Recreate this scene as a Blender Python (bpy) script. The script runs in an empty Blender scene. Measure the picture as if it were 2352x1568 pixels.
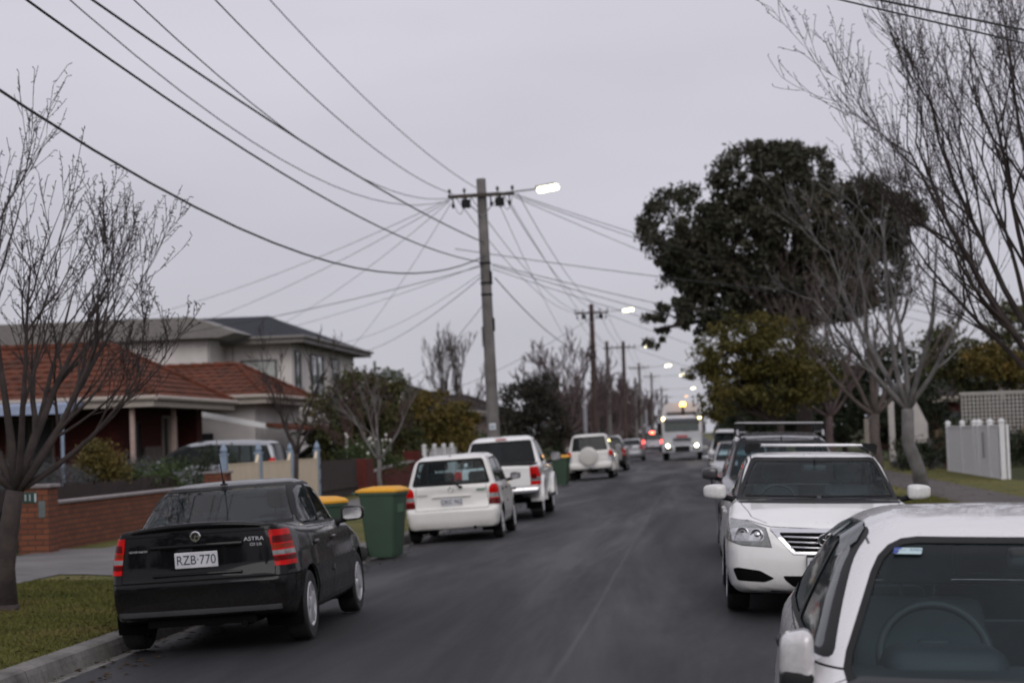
import bpy, bmesh, math, random
import numpy as np
from mathutils import Vector, Matrix
R = math.radians
SC = bpy.context.scene
COL = SC.collection
# ------------------------------------------------------------------ camera
YAW, PITCH, ROLL, CAM_H = R(5.413), R(2.898), R(2.0), 1.72
_fw = Vector((-math.sin(YAW)*math.cos(PITCH), math.cos(YAW)*math.cos(PITCH), math.sin(PITCH)))
_rt = Vector((math.cos(YAW), math.sin(YAW), 0)); _up = _rt.cross(_fw)
_rc = _rt*math.cos(ROLL) - _up*math.sin(ROLL); _uc = _rt*math.sin(ROLL) + _up*math.cos(ROLL)
cam = bpy.data.cameras.new('camera'); cam_o = bpy.data.objects.new('camera', cam); COL.objects.link(cam_o)
cam_o.matrix_world = Matrix(((_rc.x,_uc.x,-_fw.x,0),(_rc.y,_uc.y,-_fw.y,0),(_rc.z,_uc.z,-_fw.z,CAM_H),(0,0,0,1)))
cam.sensor_width = 36; cam.lens = 36*4400/2352; cam.clip_start = .1; cam.clip_end = 5000
cam.dof.use_dof = True; cam.dof.focus_distance = 10.5; cam.dof.aperture_fstop = 3.3
SC.camera = cam_o
# ------------------------------------------------------------------ sky, sun, exposure
SUN_EL, SUN_AZ = R(30), R(166)
W = bpy.data.worlds.new('World'); SC.world = W; W.use_nodes = True
nt = W.node_tree; nt.nodes.clear()
def _n(t, **k):
    n = nt.nodes.new(t)
    for a, b in k.items(): setattr(n, a, b)
    return n
out = _n('ShaderNodeOutputWorld'); bg = _n('ShaderNodeBackground'); sky = _n('ShaderNodeTexSky')
sky.sky_type = 'NISHITA'; sky.sun_disc = False; sky.sun_elevation = SUN_EL; sky.sun_rotation = SUN_AZ
tc = _n('ShaderNodeTexCoord'); sp = _n('ShaderNodeSeparateXYZ'); ramp = _n('ShaderNodeValToRGB')
nz = _n('ShaderNodeTexNoise'); mp = _n('ShaderNodeMapping'); mp.inputs['Scale'].default_value = (2.2, 2.2, 7.0)
nz.inputs['Scale'].default_value = 1.6; nz.inputs['Detail'].default_value = 4; nz.inputs['Roughness'].default_value = .45
cl = _n('ShaderNodeMapRange'); cl.inputs[1].default_value = .25; cl.inputs[2].default_value = .75; cl.inputs[3].default_value = .90; cl.inputs[4].default_value = 1.10
mul = _n('ShaderNodeMix', data_type='RGBA', blend_type='MULTIPLY'); mul.inputs[0].default_value = 1
mix = _n('ShaderNodeMix', data_type='RGBA'); mix.inputs[0].default_value = .97
er = ramp.color_ramp; er.elements[0].position = 0.0; er.elements[0].color = (.485, .483, .537, 1)   # overcast deck, brighter overhead
er.elements[1].position = 1.0; er.elements[1].color = (.86, .835, .91, 1)
e = er.elements.new(.10); e.color = (.560, .548, .615, 1)
e = er.elements.new(.26); e.color = (.630, .612, .682, 1)
sc10 = _n('ShaderNodeVectorMath', operation='SCALE'); sc10.inputs['Scale'].default_value = 10.2
bg.inputs['Strength'].default_value = .1
L = nt.links.new
L(tc.outputs['Generated'], sp.inputs[0]); L(sp.outputs['Z'], ramp.inputs[0])
L(tc.outputs['Generated'], mp.inputs[0]); L(mp.outputs[0], nz.inputs['Vector']); L(nz.outputs['Fac'], cl.inputs[0])
L(ramp.outputs[0], mul.inputs[6]); L(cl.outputs[0], mul.inputs[7])
L(mul.outputs[2], sc10.inputs[0]); L(sky.outputs[0], mix.inputs[6]); L(sc10.outputs[0], mix.inputs[7])
L(mix.outputs[2], bg.inputs[0]); L(bg.outputs[0], out.inputs[0])
sun = bpy.data.lights.new('sun', 'SUN'); sun.energy = 1.15; sun.angle = R(45); sun.color = (1, .96, .92)
sun_o = bpy.data.objects.new('sun', sun); COL.objects.link(sun_o)
sd = Vector((math.sin(SUN_AZ)*math.cos(SUN_EL), math.cos(SUN_AZ)*math.cos(SUN_EL), math.sin(SUN_EL)))
sun_o.rotation_euler = sd.to_track_quat('Z', 'Y').to_euler()
SC.view_settings.view_transform = 'Standard'; SC.view_settings.look = 'None'
SC.view_settings.exposure = 0; SC.view_settings.gamma = 1
SC.render.engine = 'CYCLES'
cy = SC.cycles
cy.use_denoising = True; cy.max_bounces = 10; cy.transparent_max_bounces = 16; cy.diffuse_bounces = 3; cy.glossy_bounces = 4
cy.caustics_reflective = False; cy.caustics_refractive = False; cy.sample_clamp_indirect = 6; cy.use_adaptive_sampling = True; cy.adaptive_threshold = .015
# ------------------------------------------------------------------ materials
MATS = {}
def node_mat(name, build):
    if name in MATS: return MATS[name]
    m = bpy.data.materials.new(name); m.use_nodes = True
    m.node_tree.nodes.clear(); build(m.node_tree); MATS[name] = m
    return m
class NT:
    def __init__(s, t): s.t = t
    def n(s, t, **k):
        x = s.t.nodes.new(t)
        for a, b in k.items(): setattr(x, a, b)
        return x
    def l(s, a, b): s.t.links.new(a, b)
    def noise(s, vec, scale, detail=3, rough=.55, dist=0):
        x = s.n('ShaderNodeTexNoise'); x.inputs['Scale'].default_value = scale; x.inputs['Detail'].default_value = detail
        x.inputs['Roughness'].default_value = rough; x.inputs['Distortion'].default_value = dist
        if vec is not None: s.l(vec, x.inputs['Vector'])
        return x.outputs['Fac']
    def ramp(s, f, stops, mode='LINEAR'):
        x = s.n('ShaderNodeValToRGB'); r = x.color_ramp; r.interpolation = mode
        while len(r.elements) < len(stops): r.elements.new(.5)
        for e, (p, c) in zip(r.elements, stops):
            e.position = p; e.color = (c, c, c, 1) if not isinstance(c, (tuple, list)) else (*c, 1)
        s.l(f, x.inputs[0]); return x.outputs[0]
    def mix(s, f, a, b, mode='MIX'):
        x = s.n('ShaderNodeMix', data_type='RGBA', blend_type=mode)
        for i, v in ((0, f), (6, a), (7, b)):
            if isinstance(v, (int, float)): x.inputs[i].default_value = v if i == 0 else (v, v, v, 1)
            elif isinstance(v, (tuple, list)): x.inputs[i].default_value = (*v, 1)
            else: s.l(v, x.inputs[i])
        return x.outputs[2]
    def coord(s, kind='Object', scale=(1, 1, 1)):
        c = s.n('ShaderNodeTexCoord'); m = s.n('ShaderNodeMapping'); m.inputs['Scale'].default_value = scale
        s.l(c.outputs[kind], m.inputs[0]); return m.outputs[0]
    def wallcoord(s):
        c = s.n('ShaderNodeTexCoord'); p = s.n('ShaderNodeSeparateXYZ'); q = s.n('ShaderNodeCombineXYZ'); a = s.n('ShaderNodeMath', operation='ADD')
        s.l(c.outputs['Object'], p.inputs[0]); s.l(p.outputs[0], a.inputs[0]); s.l(p.outputs[1], a.inputs[1]); s.l(a.outputs[0], q.inputs[0]); s.l(p.outputs[2], q.inputs[1])
        return q.outputs[0]
    def bump(s, h, strength=.3, dist=.02):
        b = s.n('ShaderNodeBump'); b.inputs['Strength'].default_value = strength; b.inputs['Distance'].default_value = dist
        s.l(h, b.inputs['Height']); return b.outputs[0]
    def principled(s, col, rough=.6, metal=0, normal=None, coat=0, spec=None, emit=None, es=0):
        p = s.n('ShaderNodeBsdfPrincipled'); o = s.n('ShaderNodeOutputMaterial')
        for k, v in (('Base Color', col), ('Roughness', rough), ('Metallic', metal), ('Coat Weight', coat)):
            if isinstance(v, (tuple, list)): p.inputs[k].default_value = (*v, 1)
            elif isinstance(v, (int, float)): p.inputs[k].default_value = v
            else: s.l(v, p.inputs[k])
        p.inputs['Coat Roughness'].default_value = .04
        if spec is not None: p.inputs['Specular IOR Level'].default_value = spec
        if normal is not None: s.l(normal, p.inputs['Normal'])
        if emit: p.inputs['Emission Color'].default_value = (*emit, 1); p.inputs['Emission Strength'].default_value = es
        s.l(p.outputs[0], o.inputs[0]); return p
def plain(name, col, rough=.6, metal=0, var=.12, scale=6, bump=0, coat=0, spec=None):
    def b(t):
        s = NT(t); v = s.coord('Object'); f = s.noise(v, scale, 4)
        a = tuple(max(0, c*(1-var)) for c in col); d = tuple(c*(1+var) for c in col)
        nrm = s.bump(s.noise(v, scale*6, 3), bump) if bump else None
        s.principled(s.ramp(f, [(.3, a), (.7, d)]), rough, metal, nrm, coat, spec)
    return node_mat(name, b)
def paint(name, col, rough=.32, dirt=.10, metal=0, coat=.8, spec=.25):
    def b(t):
        s = NT(t); v = s.coord('Object'); f = s.noise(v, 2.3, 5, .6); g = s.noise(v, 40, 2)
        r = s.ramp(s.noise(v, 5, 4), [(.3, rough*.8), (.75, rough*1.35)])
        c = s.mix(s.ramp(f, [(.35, 0.0), (.8, dirt)]), col, tuple(.35*x+.05 for x in col))
        sp_ = s.n('ShaderNodeSeparateXYZ'); s.l(v, sp_.inputs[0])
        low = s.ramp(sp_.outputs[2], [(.15, .30), (.55, 0.0)])          # road grime splashed along the sills
        grime = s.mix(1.0, low, s.ramp(g, [(.3, .4), (.7, 1.0)]), 'MULTIPLY')
        c = s.mix(grime, c, (.10, .09, .08))
        s.principled(c, r, metal, None, coat, spec)
    return node_mat(name, b)
def glow(name, col, st):
    def b(t):
        s = NT(t); e = s.n('ShaderNodeEmission'); o = s.n('ShaderNodeOutputMaterial')
        e.inputs[0].default_value = (*col, 1); e.inputs[1].default_value = st; s.l(e.outputs[0], o.inputs[0])
    return node_mat(name, b)
def glass(name, tint, ior=1.5, rough=0.0, dust_haze=.02):
    def b(t):
        s = NT(t); o = s.n('ShaderNodeOutputMaterial'); tr = s.n('ShaderNodeBsdfTransparent'); gl = s.n('ShaderNodeBsdfGlossy'); fr = s.n('ShaderNodeFresnel')
        tr.inputs[0].default_value = (*tint, 1); gl.inputs['Roughness'].default_value = rough; fr.inputs[0].default_value = ior
        m = s.n('ShaderNodeMixShader'); s.l(fr.outputs[0], m.inputs[0]); s.l(tr.outputs[0], m.inputs[1]); s.l(gl.outputs[0], m.inputs[2])
        df = s.n('ShaderNodeBsdfDiffuse'); df.inputs[0].default_value = (.30, .42, .46, 1)  # dust film; its teal also paints a haze that lifts the windscreen's brightness
        m2 = s.n('ShaderNodeMixShader'); s.l(s.ramp(s.noise(s.coord('Object'), 2.2, 4, .6), [(.35, dust_haze*.55), (.75, dust_haze*1.3)]), m2.inputs[0])
        s.l(m.outputs[0], m2.inputs[1]); s.l(df.outputs[0], m2.inputs[2]); s.l(m2.outputs[0], o.inputs[0])
    return node_mat(name, b)
# ------------------------------------------------------------------ mesh collecting
class MB:
    def __init__(s): s.v = []; s.f = []; s.m = []
    def add(s, vs, fs, mi=0):
        o = len(s.v); s.v += [tuple(map(float, v)) for v in vs]; s.f += [tuple(i+o for i in f) for f in fs]; s.m += [mi]*len(fs); return s
    def box(s, x0, x1, y0, y1, z0, z1, mi=0, bev=0):
        if bev:
            b = min(bev, abs(x1-x0)*.45, abs(y1-y0)*.45, abs(z1-z0)*.45)
            bm = bmesh.new(); bmesh.ops.create_cube(bm, size=1)
            for v in bm.verts: v.co = ((x0+x1)/2+v.co.x*(x1-x0), (y0+y1)/2+v.co.y*(y1-y0), (z0+z1)/2+v.co.z*(z1-z0))
            bmesh.ops.bevel(bm, geom=bm.edges[:], offset=b, segments=2, profile=.5, affect='EDGES')
            return s.bm(bm, mi)
        vs = [(x, y, z) for z in (z0, z1) for y in (y0, y1) for x in (x0, x1)]
        return s.add(vs, [(0, 2, 3, 1), (4, 5, 7, 6), (0, 1, 5, 4), (2, 6, 7, 3), (0, 4, 6, 2), (1, 3, 7, 5)], mi)
    def bm(s, bm, mi=0):
        bm.verts.index_update()
        s.add([v.co for v in bm.verts], [[v.index for v in f.verts] for f in bm.faces], mi); bm.free(); return s
    def tube(s, pts, rad, n=6, mi=0, cap=True):
        pts = [Vector(p) for p in pts]
        if isinstance(rad, (int, float)): rad = [rad]*len(pts)
        vs = []; fs = []; pn = None
        for i, p in enumerate(pts):
            d = (pts[min(i+1, len(pts)-1)]-pts[max(i-1, 0)])
            d = d.normalized() if d.length > 1e-9 else Vector((0, 0, 1))
            if pn is None: a = d.orthogonal().normalized()
            else:
                a = pn - d*pn.dot(d); a = a.normalized() if a.length > 1e-6 else d.orthogonal().normalized()
            pn = a; b = d.cross(a)
            for k in range(n):
                t = 2*math.pi*k/n; vs.append(p+(a*math.cos(t)+b*math.sin(t))*rad[i])
        for i in range(len(pts)-1):
            for k in range(n):
                j = (k+1) % n; fs.append((i*n+k, i*n+j, (i+1)*n+j, (i+1)*n+k))
        if cap: fs.append(tuple(range(n-1, -1, -1))); fs.append(tuple((len(pts)-1)*n+k for k in range(n)))
        return s.add(vs, fs, mi)
    def lathe(s, prof, axis='z', c=(0, 0, 0), n=24, mi=0):
        vs = []; fs = []
        for r, h in prof:
            for k in range(n):
                t = 2*math.pi*k/n; a, b = r*math.cos(t), r*math.sin(t)
                p = (a, b, h) if axis == 'z' else ((h, a, b) if axis == 'x' else (b, h, a))
                vs.append((p[0]+c[0], p[1]+c[1], p[2]+c[2]))
        for i in range(len(prof)-1):
            for k in range(n):
                j = (k+1) % n; fs.append((i*n+k, i*n+j, (i+1)*n+j, (i+1)*n+k))
        return s.add(vs, fs, mi)
    def prism(s, poly, h0, h1, axis='z', mi=0):
        """poly in the two other axes, extruded along axis"""
        def P(a, b, h): return (a, b, h) if axis == 'z' else ((h, a, b) if axis == 'x' else (a, h, b))
        n = len(poly); vs = [P(a, b, h0) for a, b in poly]+[P(a, b, h1) for a, b in poly]
        return s.add(vs, [tuple(range(n-1, -1, -1)), tuple(range(n, 2*n))]+[(i, (i+1) % n, n+(i+1) % n, n+i) for i in range(n)], mi)
    def move(s, M, start=0):
        for i in range(start, len(s.v)): s.v[i] = tuple(M @ Vector(s.v[i]))
        return s
def link_mesh(name, me, parent=None, mats=(), smooth=False):
    for m in mats: me.materials.append(m)
    if smooth: me.shade_smooth()
    o = bpy.data.objects.new(name, me); COL.objects.link(o)
    if parent is not None: o.parent = parent
    return o
def obj(name, mb, mats, parent=None, smooth=False, fix=True, auto=None):
    if not isinstance(mats, (list, tuple)): mats = [mats]
    me = bpy.data.meshes.new(name); me.from_pydata(mb.v, [], mb.f)
    if any(mb.m): me.polygons.foreach_set('material_index', mb.m)
    if fix and len(mb.f) < 40000:
        bm = bmesh.new(); bm.from_mesh(me); bmesh.ops.recalc_face_normals(bm, faces=bm.faces[:])
        if auto:
            for e in bm.edges:
                if len(e.link_faces) == 2 and e.calc_face_angle() > R(auto): e.smooth = False
        bm.to_mesh(me); bm.free()
    o = link_mesh(name, me, parent, mats, False)
    if smooth or auto: me.polygons.foreach_set('use_smooth', [True]*len(me.polygons))
    me.update(); return o
def tag(o, label=None, cat=None, group=None, kind=None):
    if label: o['label'] = label
    if cat: o['category'] = cat
    if group: o['group'] = group
    if kind: o['kind'] = kind
    return o
def thing(name, label, cat, loc=(0, 0, 0), rz=0, group=None, rx=0):
    o = bpy.data.objects.new(name, None); COL.objects.link(o); o.empty_display_size = .2
    o.location = loc; o.rotation_euler = (rx, 0, rz)
    return tag(o, label, cat, group)
def copy_tree(o, parent=None):
    c = o.copy(); COL.objects.link(c); c.parent = parent
    for ch in list(o.children): copy_tree(ch, c)
    return c
def text(name, s, size, mat, parent, loc, rot, ext=.0015, align='CENTER', sx=1, shear=0, space=1.0):
    cu = bpy.data.curves.new(name, 'FONT'); cu.body = s; cu.size = size; cu.extrude = ext; cu.align_x = align; cu.align_y = 'CENTER'; cu.shear = shear; cu.space_character = space
    t = bpy.data.objects.new(name, cu); COL.objects.link(t)
    dg = bpy.context.evaluated_depsgraph_get(); me = bpy.data.meshes.new_from_object(t.evaluated_get(dg))
    bpy.data.objects.remove(t); bpy.data.curves.remove(cu)
    o = link_mesh(name, me, parent, [mat]); o.location = loc; o.rotation_euler = rot; o.scale = (sx, 1, 1)
    return o
def fillet(poly, r, n=3):
    out = []; N = len(poly)
    for i in range(N):
        p0, p1, p2 = (Vector(poly[(i+k) % N]) for k in (-1, 0, 1))
        a, b = p0-p1, p2-p1; ri = r[i] if isinstance(r, (list, tuple)) else r
        t = min(ri, a.length*.45, b.length*.45); A, B = p1+a.normalized()*t, p1+b.normalized()*t
        for k in range(n+1):
            u = k/n; q = A*(1-u)**2+p1*2*u*(1-u)+B*u*u; out.append((q.x, q.y))
    return out
def grow(poly, d):
    """offset a convex polygon outwards by d"""
    N = len(poly); A = sum(poly[i][0]*poly[(i+1) % N][1]-poly[(i+1) % N][0]*poly[i][1] for i in range(N))
    sg = 1 if A > 0 else -1; out = []
    for i in range(N):
        p0, p1, p2 = (Vector(poly[(i+k) % N]) for k in (-1, 0, 1))
        e1, e2 = (p1-p0).normalized(), (p2-p1).normalized()
        n1, n2 = Vector((e1.y, -e1.x))*sg, Vector((e2.y, -e2.x))*sg
        b = (n1+n2); b = b/max(b.dot(n1), .35) if b.length > 1e-6 else n1
        q = p1+b*d; out.append((q.x, q.y))
    return out
# ------------------------------------------------------------------ cars: a smooth implicit body, meshed, then its panels cut out of it
def poly_sdf(x, z, poly):
    d = np.full(np.shape(x), 1e9); ins = np.zeros(np.shape(x), bool); n = len(poly)
    for i in range(n):
        ax, az = poly[i]; bx, bz = poly[(i+1) % n]; ex, ez = bx-ax, bz-az
        wx, wz = x-ax, z-az; t = np.clip((wx*ex+wz*ez)/(ex*ex+ez*ez+1e-12), 0, 1)
        d = np.minimum(d, (wx-ex*t)**2+(wz-ez*t)**2)
        c = ((az <= z) & (bz > z)) | ((bz <= z) & (az > z))
        with np.errstate(divide='ignore', invalid='ignore'): xi = ax+(z-az)/(ez if abs(ez) > 1e-12 else 1e-12)*ex
        ins ^= c & (x < xi)
    d = np.sqrt(d); return np.where(ins, -d, d)
def smax(a, b, r): h = np.maximum(r-np.abs(a-b), 0)/r; return np.maximum(a, b)+h*h*r*.25
def smin(a, b, r): return -smax(-a, -b, r)
class Field:
    def __init__(s, P):
        s.P = P; s.S1 = fillet(P['body'], P.get('rb', .07)); s.S2 = fillet(P['gh'], P.get('rg', .10))
        pl = P['plan']; s.PL = fillet([(x, y) for x, y in pl]+[(x, -y) for x, y in reversed(pl)], P.get('rp', .22), 4)
        s.hw = max(y for _, y in pl)
    def __call__(s, x, y, z):
        P = s.P; u = (y/s.hw)**2; ay = np.abs(y); L = P['L']/2
        w = np.clip(np.abs(x)/L, 0, 1)
        bl = np.where(x > 0, P.get('bf', .10), -P.get('br', .07))*w**1.5
        xb = x+bl*u; zc = z+P.get('crown', .035)*u
        a = poly_sdf(xb, zc*1.0-(P.get('crown', .035)*u)*(z < P['belt']-.25), s.S1)
        ins = np.interp(z, P['iz'], P['iy'])
        b = poly_sdf(x, ay+ins, s.PL)
        f1 = smax(a, b, P.get('r1', .09))
        xg = x+np.where(x > 0, P.get('gf', .12), -P.get('gr', .06))*np.clip((y/P['gw'])**2, 0, 1.4)
        g = poly_sdf(xg, zc, s.S2)
        tp = P['gw']-P['tum']*(z-P['belt'])-P.get('tum2', .10)*np.clip(z-P['belt'], 0, 1)**2-P.get('gtaper', .0)*np.clip(-x-.3, 0, 3)**2-P.get('gtf', .02)*np.clip(x, 0, 3)**2
        f2 = smax(g, (ay-tp)*.95, P.get('r2', .12))
        f = smin(f1, f2, P.get('r3', .05))
        for (wx, wz, r0, r1, pr) in P.get('flare', ()):            # wheel-arch flares
            rr = np.sqrt((x-wx)**2+(z-wz)**2)
            ring = np.maximum(np.maximum(rr-r1, r0-rr), np.maximum(ay-(s.hw+pr), s.hw-.25-ay))
            f = smin(f, ring, .03)
        return f
    def grad(s, p, e=.004):
        x, y, z = p.T
        g = np.stack([s(x+e, y, z)-s(x-e, y, z), s(x, y+e, z)-s(x, y-e, z), s(x, y, z+e)-s(x, y, z-e)], 1)
        n = np.linalg.norm(g, axis=1, keepdims=True); return g/np.maximum(n, 1e-9), n/(2*e)
def surface_net(F, lo, hi, h):
    n = [int(math.ceil((hi[k]-lo[k])/h))+1 for k in range(3)]
    X, Y, Z = np.meshgrid(*[lo[k]+h*np.arange(n[k]) for k in range(3)], indexing='ij')
    V = F(X, Y, Z); S = V < 0
    c = np.zeros([k-1 for k in n], int)
    for i in (0, 1):
        for j in (0, 1):
            for k in (0, 1): c += S[i:n[0]-1+i, j:n[1]-1+j, k:n[2]-1+k]
    act = (c > 0) & (c < 8); idx = -np.ones(act.shape, int); cells = np.argwhere(act); idx[act] = np.arange(len(cells))
    p = np.array(lo)+h*(cells+.5)
    for _ in range(6):
        g, gn = F.grad(p); d = F(*p.T)[:, None]/np.maximum(gn, .3); st = np.clip(d, -h*.6, h*.6); p = p-g*st
    faces = []
    for ax in range(3):
        o = [a for a in range(3) if a != ax]
        sl0 = [slice(None)]*3; sl1 = [slice(None)]*3; sl0[ax] = slice(0, n[ax]-1); sl1[ax] = slice(1, n[ax])
        cr = np.argwhere(S[tuple(sl0)] != S[tuple(sl1)])
        cr = cr[(cr[:, o[0]] > 0) & (cr[:, o[1]] > 0) & (cr[:, o[0]] < n[o[0]]-1) & (cr[:, o[1]] < n[o[1]]-1)]
        q = []
        for (a, b) in ((-1, -1), (0, -1), (0, 0), (-1, 0)):
            t = cr.copy(); t[:, o[0]] += a; t[:, o[1]] += b; q.append(idx[t[:, 0], t[:, 1], t[:, 2]])
        q = np.stack(q, 1); first = S[tuple(sl0)][tuple(cr.T)]
        flip = (~first) if ax != 1 else first
        q[flip] = q[flip][:, ::-1]; faces.append(q)
    return p, np.concatenate(faces)
class Shell:
    """the meshed body; cut() takes a convex outline seen from the side, front/rear or top out of it"""
    def __init__(s, F, P, h):
        s.F = F; L = P['L']/2; H = P['H']
        lo = (-L-.12, -(s.F.hw+.15), P['zb']-.08); hi = (L+.12, s.F.hw+.15, H+.12)
        ny = int(math.ceil(lo[1]/h)); lo = (lo[0], ny*h-h*.5, lo[2]); hi = (hi[0], -lo[1], hi[2])
        p, f = surface_net(F, lo, hi, h)
        me = bpy.data.meshes.new('t'); me.from_pydata(p.tolist(), [], f.tolist())
        s.bm = bmesh.new(); s.bm.from_mesh(me); bpy.data.meshes.remove(me); s.bm.normal_update()
    AX = {'side': (0, 2, 1), 'end': (1, 2, 0), 'top': (0, 1, 2)}
    def inside(s, bm, poly, view, ok):
        a, b, w = s.AX[view]; poly = [Vector(p) for p in poly]; N = len(poly)
        A = sum(poly[i].x*poly[(i+1) % N].y-poly[(i+1) % N].x*poly[i].y for i in range(N))
        if A < 0: poly.reverse()
        x0, x1 = min(p.x for p in poly), max(p.x for p in poly); y0, y1 = min(p.y for p in poly), max(p.y for p in poly)
        cur = []
        mg = .14; xl, xh, yl, yh = x0-mg, x1+mg, y0-mg, y1+mg
        for f in bm.faces:
            c0 = f.verts[0].co
            if c0[a] < xl or c0[a] > xh or c0[b] < yl or c0[b] > yh: continue
            us = [v.co[a] for v in f.verts]; vs = [v.co[b] for v in f.verts]
            if max(us) > x0 and min(us) < x1 and max(vs) > y0 and min(vs) < y1 and ok(f.calc_center_median(), f.normal): cur.append(f)
        for i in range(N):
            p, q = poly[i], poly[(i+1) % N]; d = q-p
            if d.length < 1e-6 or not cur: continue
            co = [0, 0, 0]; no = [0, 0, 0]; co[a], co[b] = p.x, p.y; no[a], no[b] = d.y, -d.x
            co, no = Vector(co), Vector(no).normalized()
            es = {e for f in cur for e in f.edges}; vs = {v for f in cur for v in f.verts}
            fs = set(cur)
            r = bmesh.ops.bisect_plane(bm, geom=list(fs)+list(es)+list(vs), plane_co=co, plane_no=no, dist=1e-6)
            for g in r['geom']:
                if isinstance(g, bmesh.types.BMFace): fs.add(g)
            cur = [f for f in fs if f.is_valid and (f.calc_center_median()-co).dot(no) < 1e-7]
        return cur
    def paint(s, poly, view, ok, mi, bm=None):
        for f in s.inside(bm or s.bm, poly, view, ok): f.material_index = mi
    def cut(s, poly, view, ok, bm=None):
        bm = bm or s.bm; fs = s.inside(bm, poly, view, ok); nb = bmesh.new(); mp = {}
        for f in fs:
            vs = []
            for v in f.verts:
                if v not in mp: mp[v] = nb.verts.new(v.co)
                vs.append(mp[v])
            g = nb.faces.new(vs); g.material_index = 0
        if fs: bmesh.ops.delete(bm, geom=fs, context='FACES')
        nb.normal_update(); return nb
    def emit(s, bm, name, mats, parent, off=0.0, rim=0.0, keep=False):
        """link a cut panel, pushed out by off along the body's normals, with a rim going back in"""
        if not bm.faces:
            if not keep: bm.free()
            return None
        bm.verts.index_update(); co = np.array([v.co[:] for v in bm.verts]); g, _ = s.F.grad(co)
        q = co+g*off; fs = [[v.index for v in f.verts] for f in bm.faces]; mi = [f.material_index for f in bm.faces]; nn = g
        if rim:
            be = [e for e in bm.edges if len(e.link_faces) == 1]; o = len(q); ids = sorted({v.index for e in be for v in e.verts}); mpv = {i: o+k for k, i in enumerate(ids)}; mp2 = {i: o+len(ids)+k for k, i in enumerate(ids)}
            q = np.concatenate([q, q[ids], q[ids]-g[ids]*rim]); nn = None
            for e in be:
                f = e.link_faces[0]; vs = list(f.verts); i = vs.index(e.verts[0]); a, b = e.verts[0].index, e.verts[1].index
                if vs[(i+1) % len(vs)] is not e.verts[1]: a, b = b, a
                fs.append([mpv[b], mpv[a], mp2[a], mp2[b]]); mi.append(f.material_index)
        me = bpy.data.meshes.new(name); me.from_pydata(q.tolist(), [], fs); me.polygons.foreach_set('material_index', mi)
        me.polygons.foreach_set('use_smooth', [True]*len(me.polygons))
        if nn is not None: me.normals_split_custom_set_from_vertices(nn.tolist())
        else:
            k = len(co); vals = np.zeros((len(me.loops), 3)); lv = np.zeros(len(me.loops), int); me.loops.foreach_get('vertex_index', lv)
            m = lv < k; vals[m] = g[lv[m]]; me.normals_split_custom_set(vals.tolist())
        if not keep: bm.free()
        return link_mesh(name, me, parent, mats if isinstance(mats, (list, tuple)) else [mats])
WHITE = paint('white_paint', (.74, .74, .73)); WHITE2 = paint('old_white_paint', (.70, .69, .66), .38, .16); PEARL = paint('silver_white_paint', (.66, .65, .66), .26, .05, .15)
BLACKP = paint('black_paint', (.004, .004, .005), .25, .02, 0, .40, .05); DGREY = paint('dark_grey_paint', (.045, .045, .055), .28, .08, .4); SILVERP = paint('silver_paint', (.36, .36, .38), .3, .08, .55)
LILAC = paint('mauve_grey_paint', (.16, .15, .18), .3, .08, .4); PALES = paint('pale_silver_paint', (.40, .41, .44), .3, .06, .3)
RUB = plain('black_rubber', (.012, .012, .013), .75, bump=.1); TRIM = plain('black_trim', (.010, .010, .011), .6, spec=.2); SHUT = plain('shut_line', (.003, .003, .003), .9, spec=.1)
GREYTRIM = plain('grey_plastic', (.05, .05, .055), .55); CABIN = plain('cabin_fabric', (.040, .052, .058), .9, bump=.2, scale=20); LINING = plain('head_lining', (.22, .25, .26), .9)
DASH = plain('dashboard_plastic', (.012, .015, .017), .6); ALLOY = plain('alloy_rim', (.55, .55, .57), .35, .5); CHROME = plain('chrome', (.62, .62, .64), .12, 1.0, var=.03)
REDL = plain('red_lens', (.46, .004, .004), .25, var=.3, scale=14, spec=.12); DREDL = plain('dark_red_lens', (.09, .002, .002), .25, var=.3, scale=14, spec=.12); AMBL = plain('amber_lens', (.20, .018, .004), .25, var=.3, spec=.12)
CLEARL = plain('clear_lens', (.17, .18, .18), .2, var=.4, scale=16, coat=.3); LAMPIN = plain('lamp_reflector', (.45, .45, .46), .15, .8, var=.4, scale=14)
PLATE = plain('plate_white', (.52, .52, .55), .4); PLTXT = plain('plate_ink', (.012, .03, .05), .5)
GLASS = glass('clear_glass', (.66, .74, .75), 1.3); TINT = glass('tinted_glass', (.36, .41, .42), 1.32); PRIV = glass('privacy_glass', (.05, .06, .065), 1.36); WSG = glass('windscreen_glass', (.72, .86, .90), 1.20, 0, .035)
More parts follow.
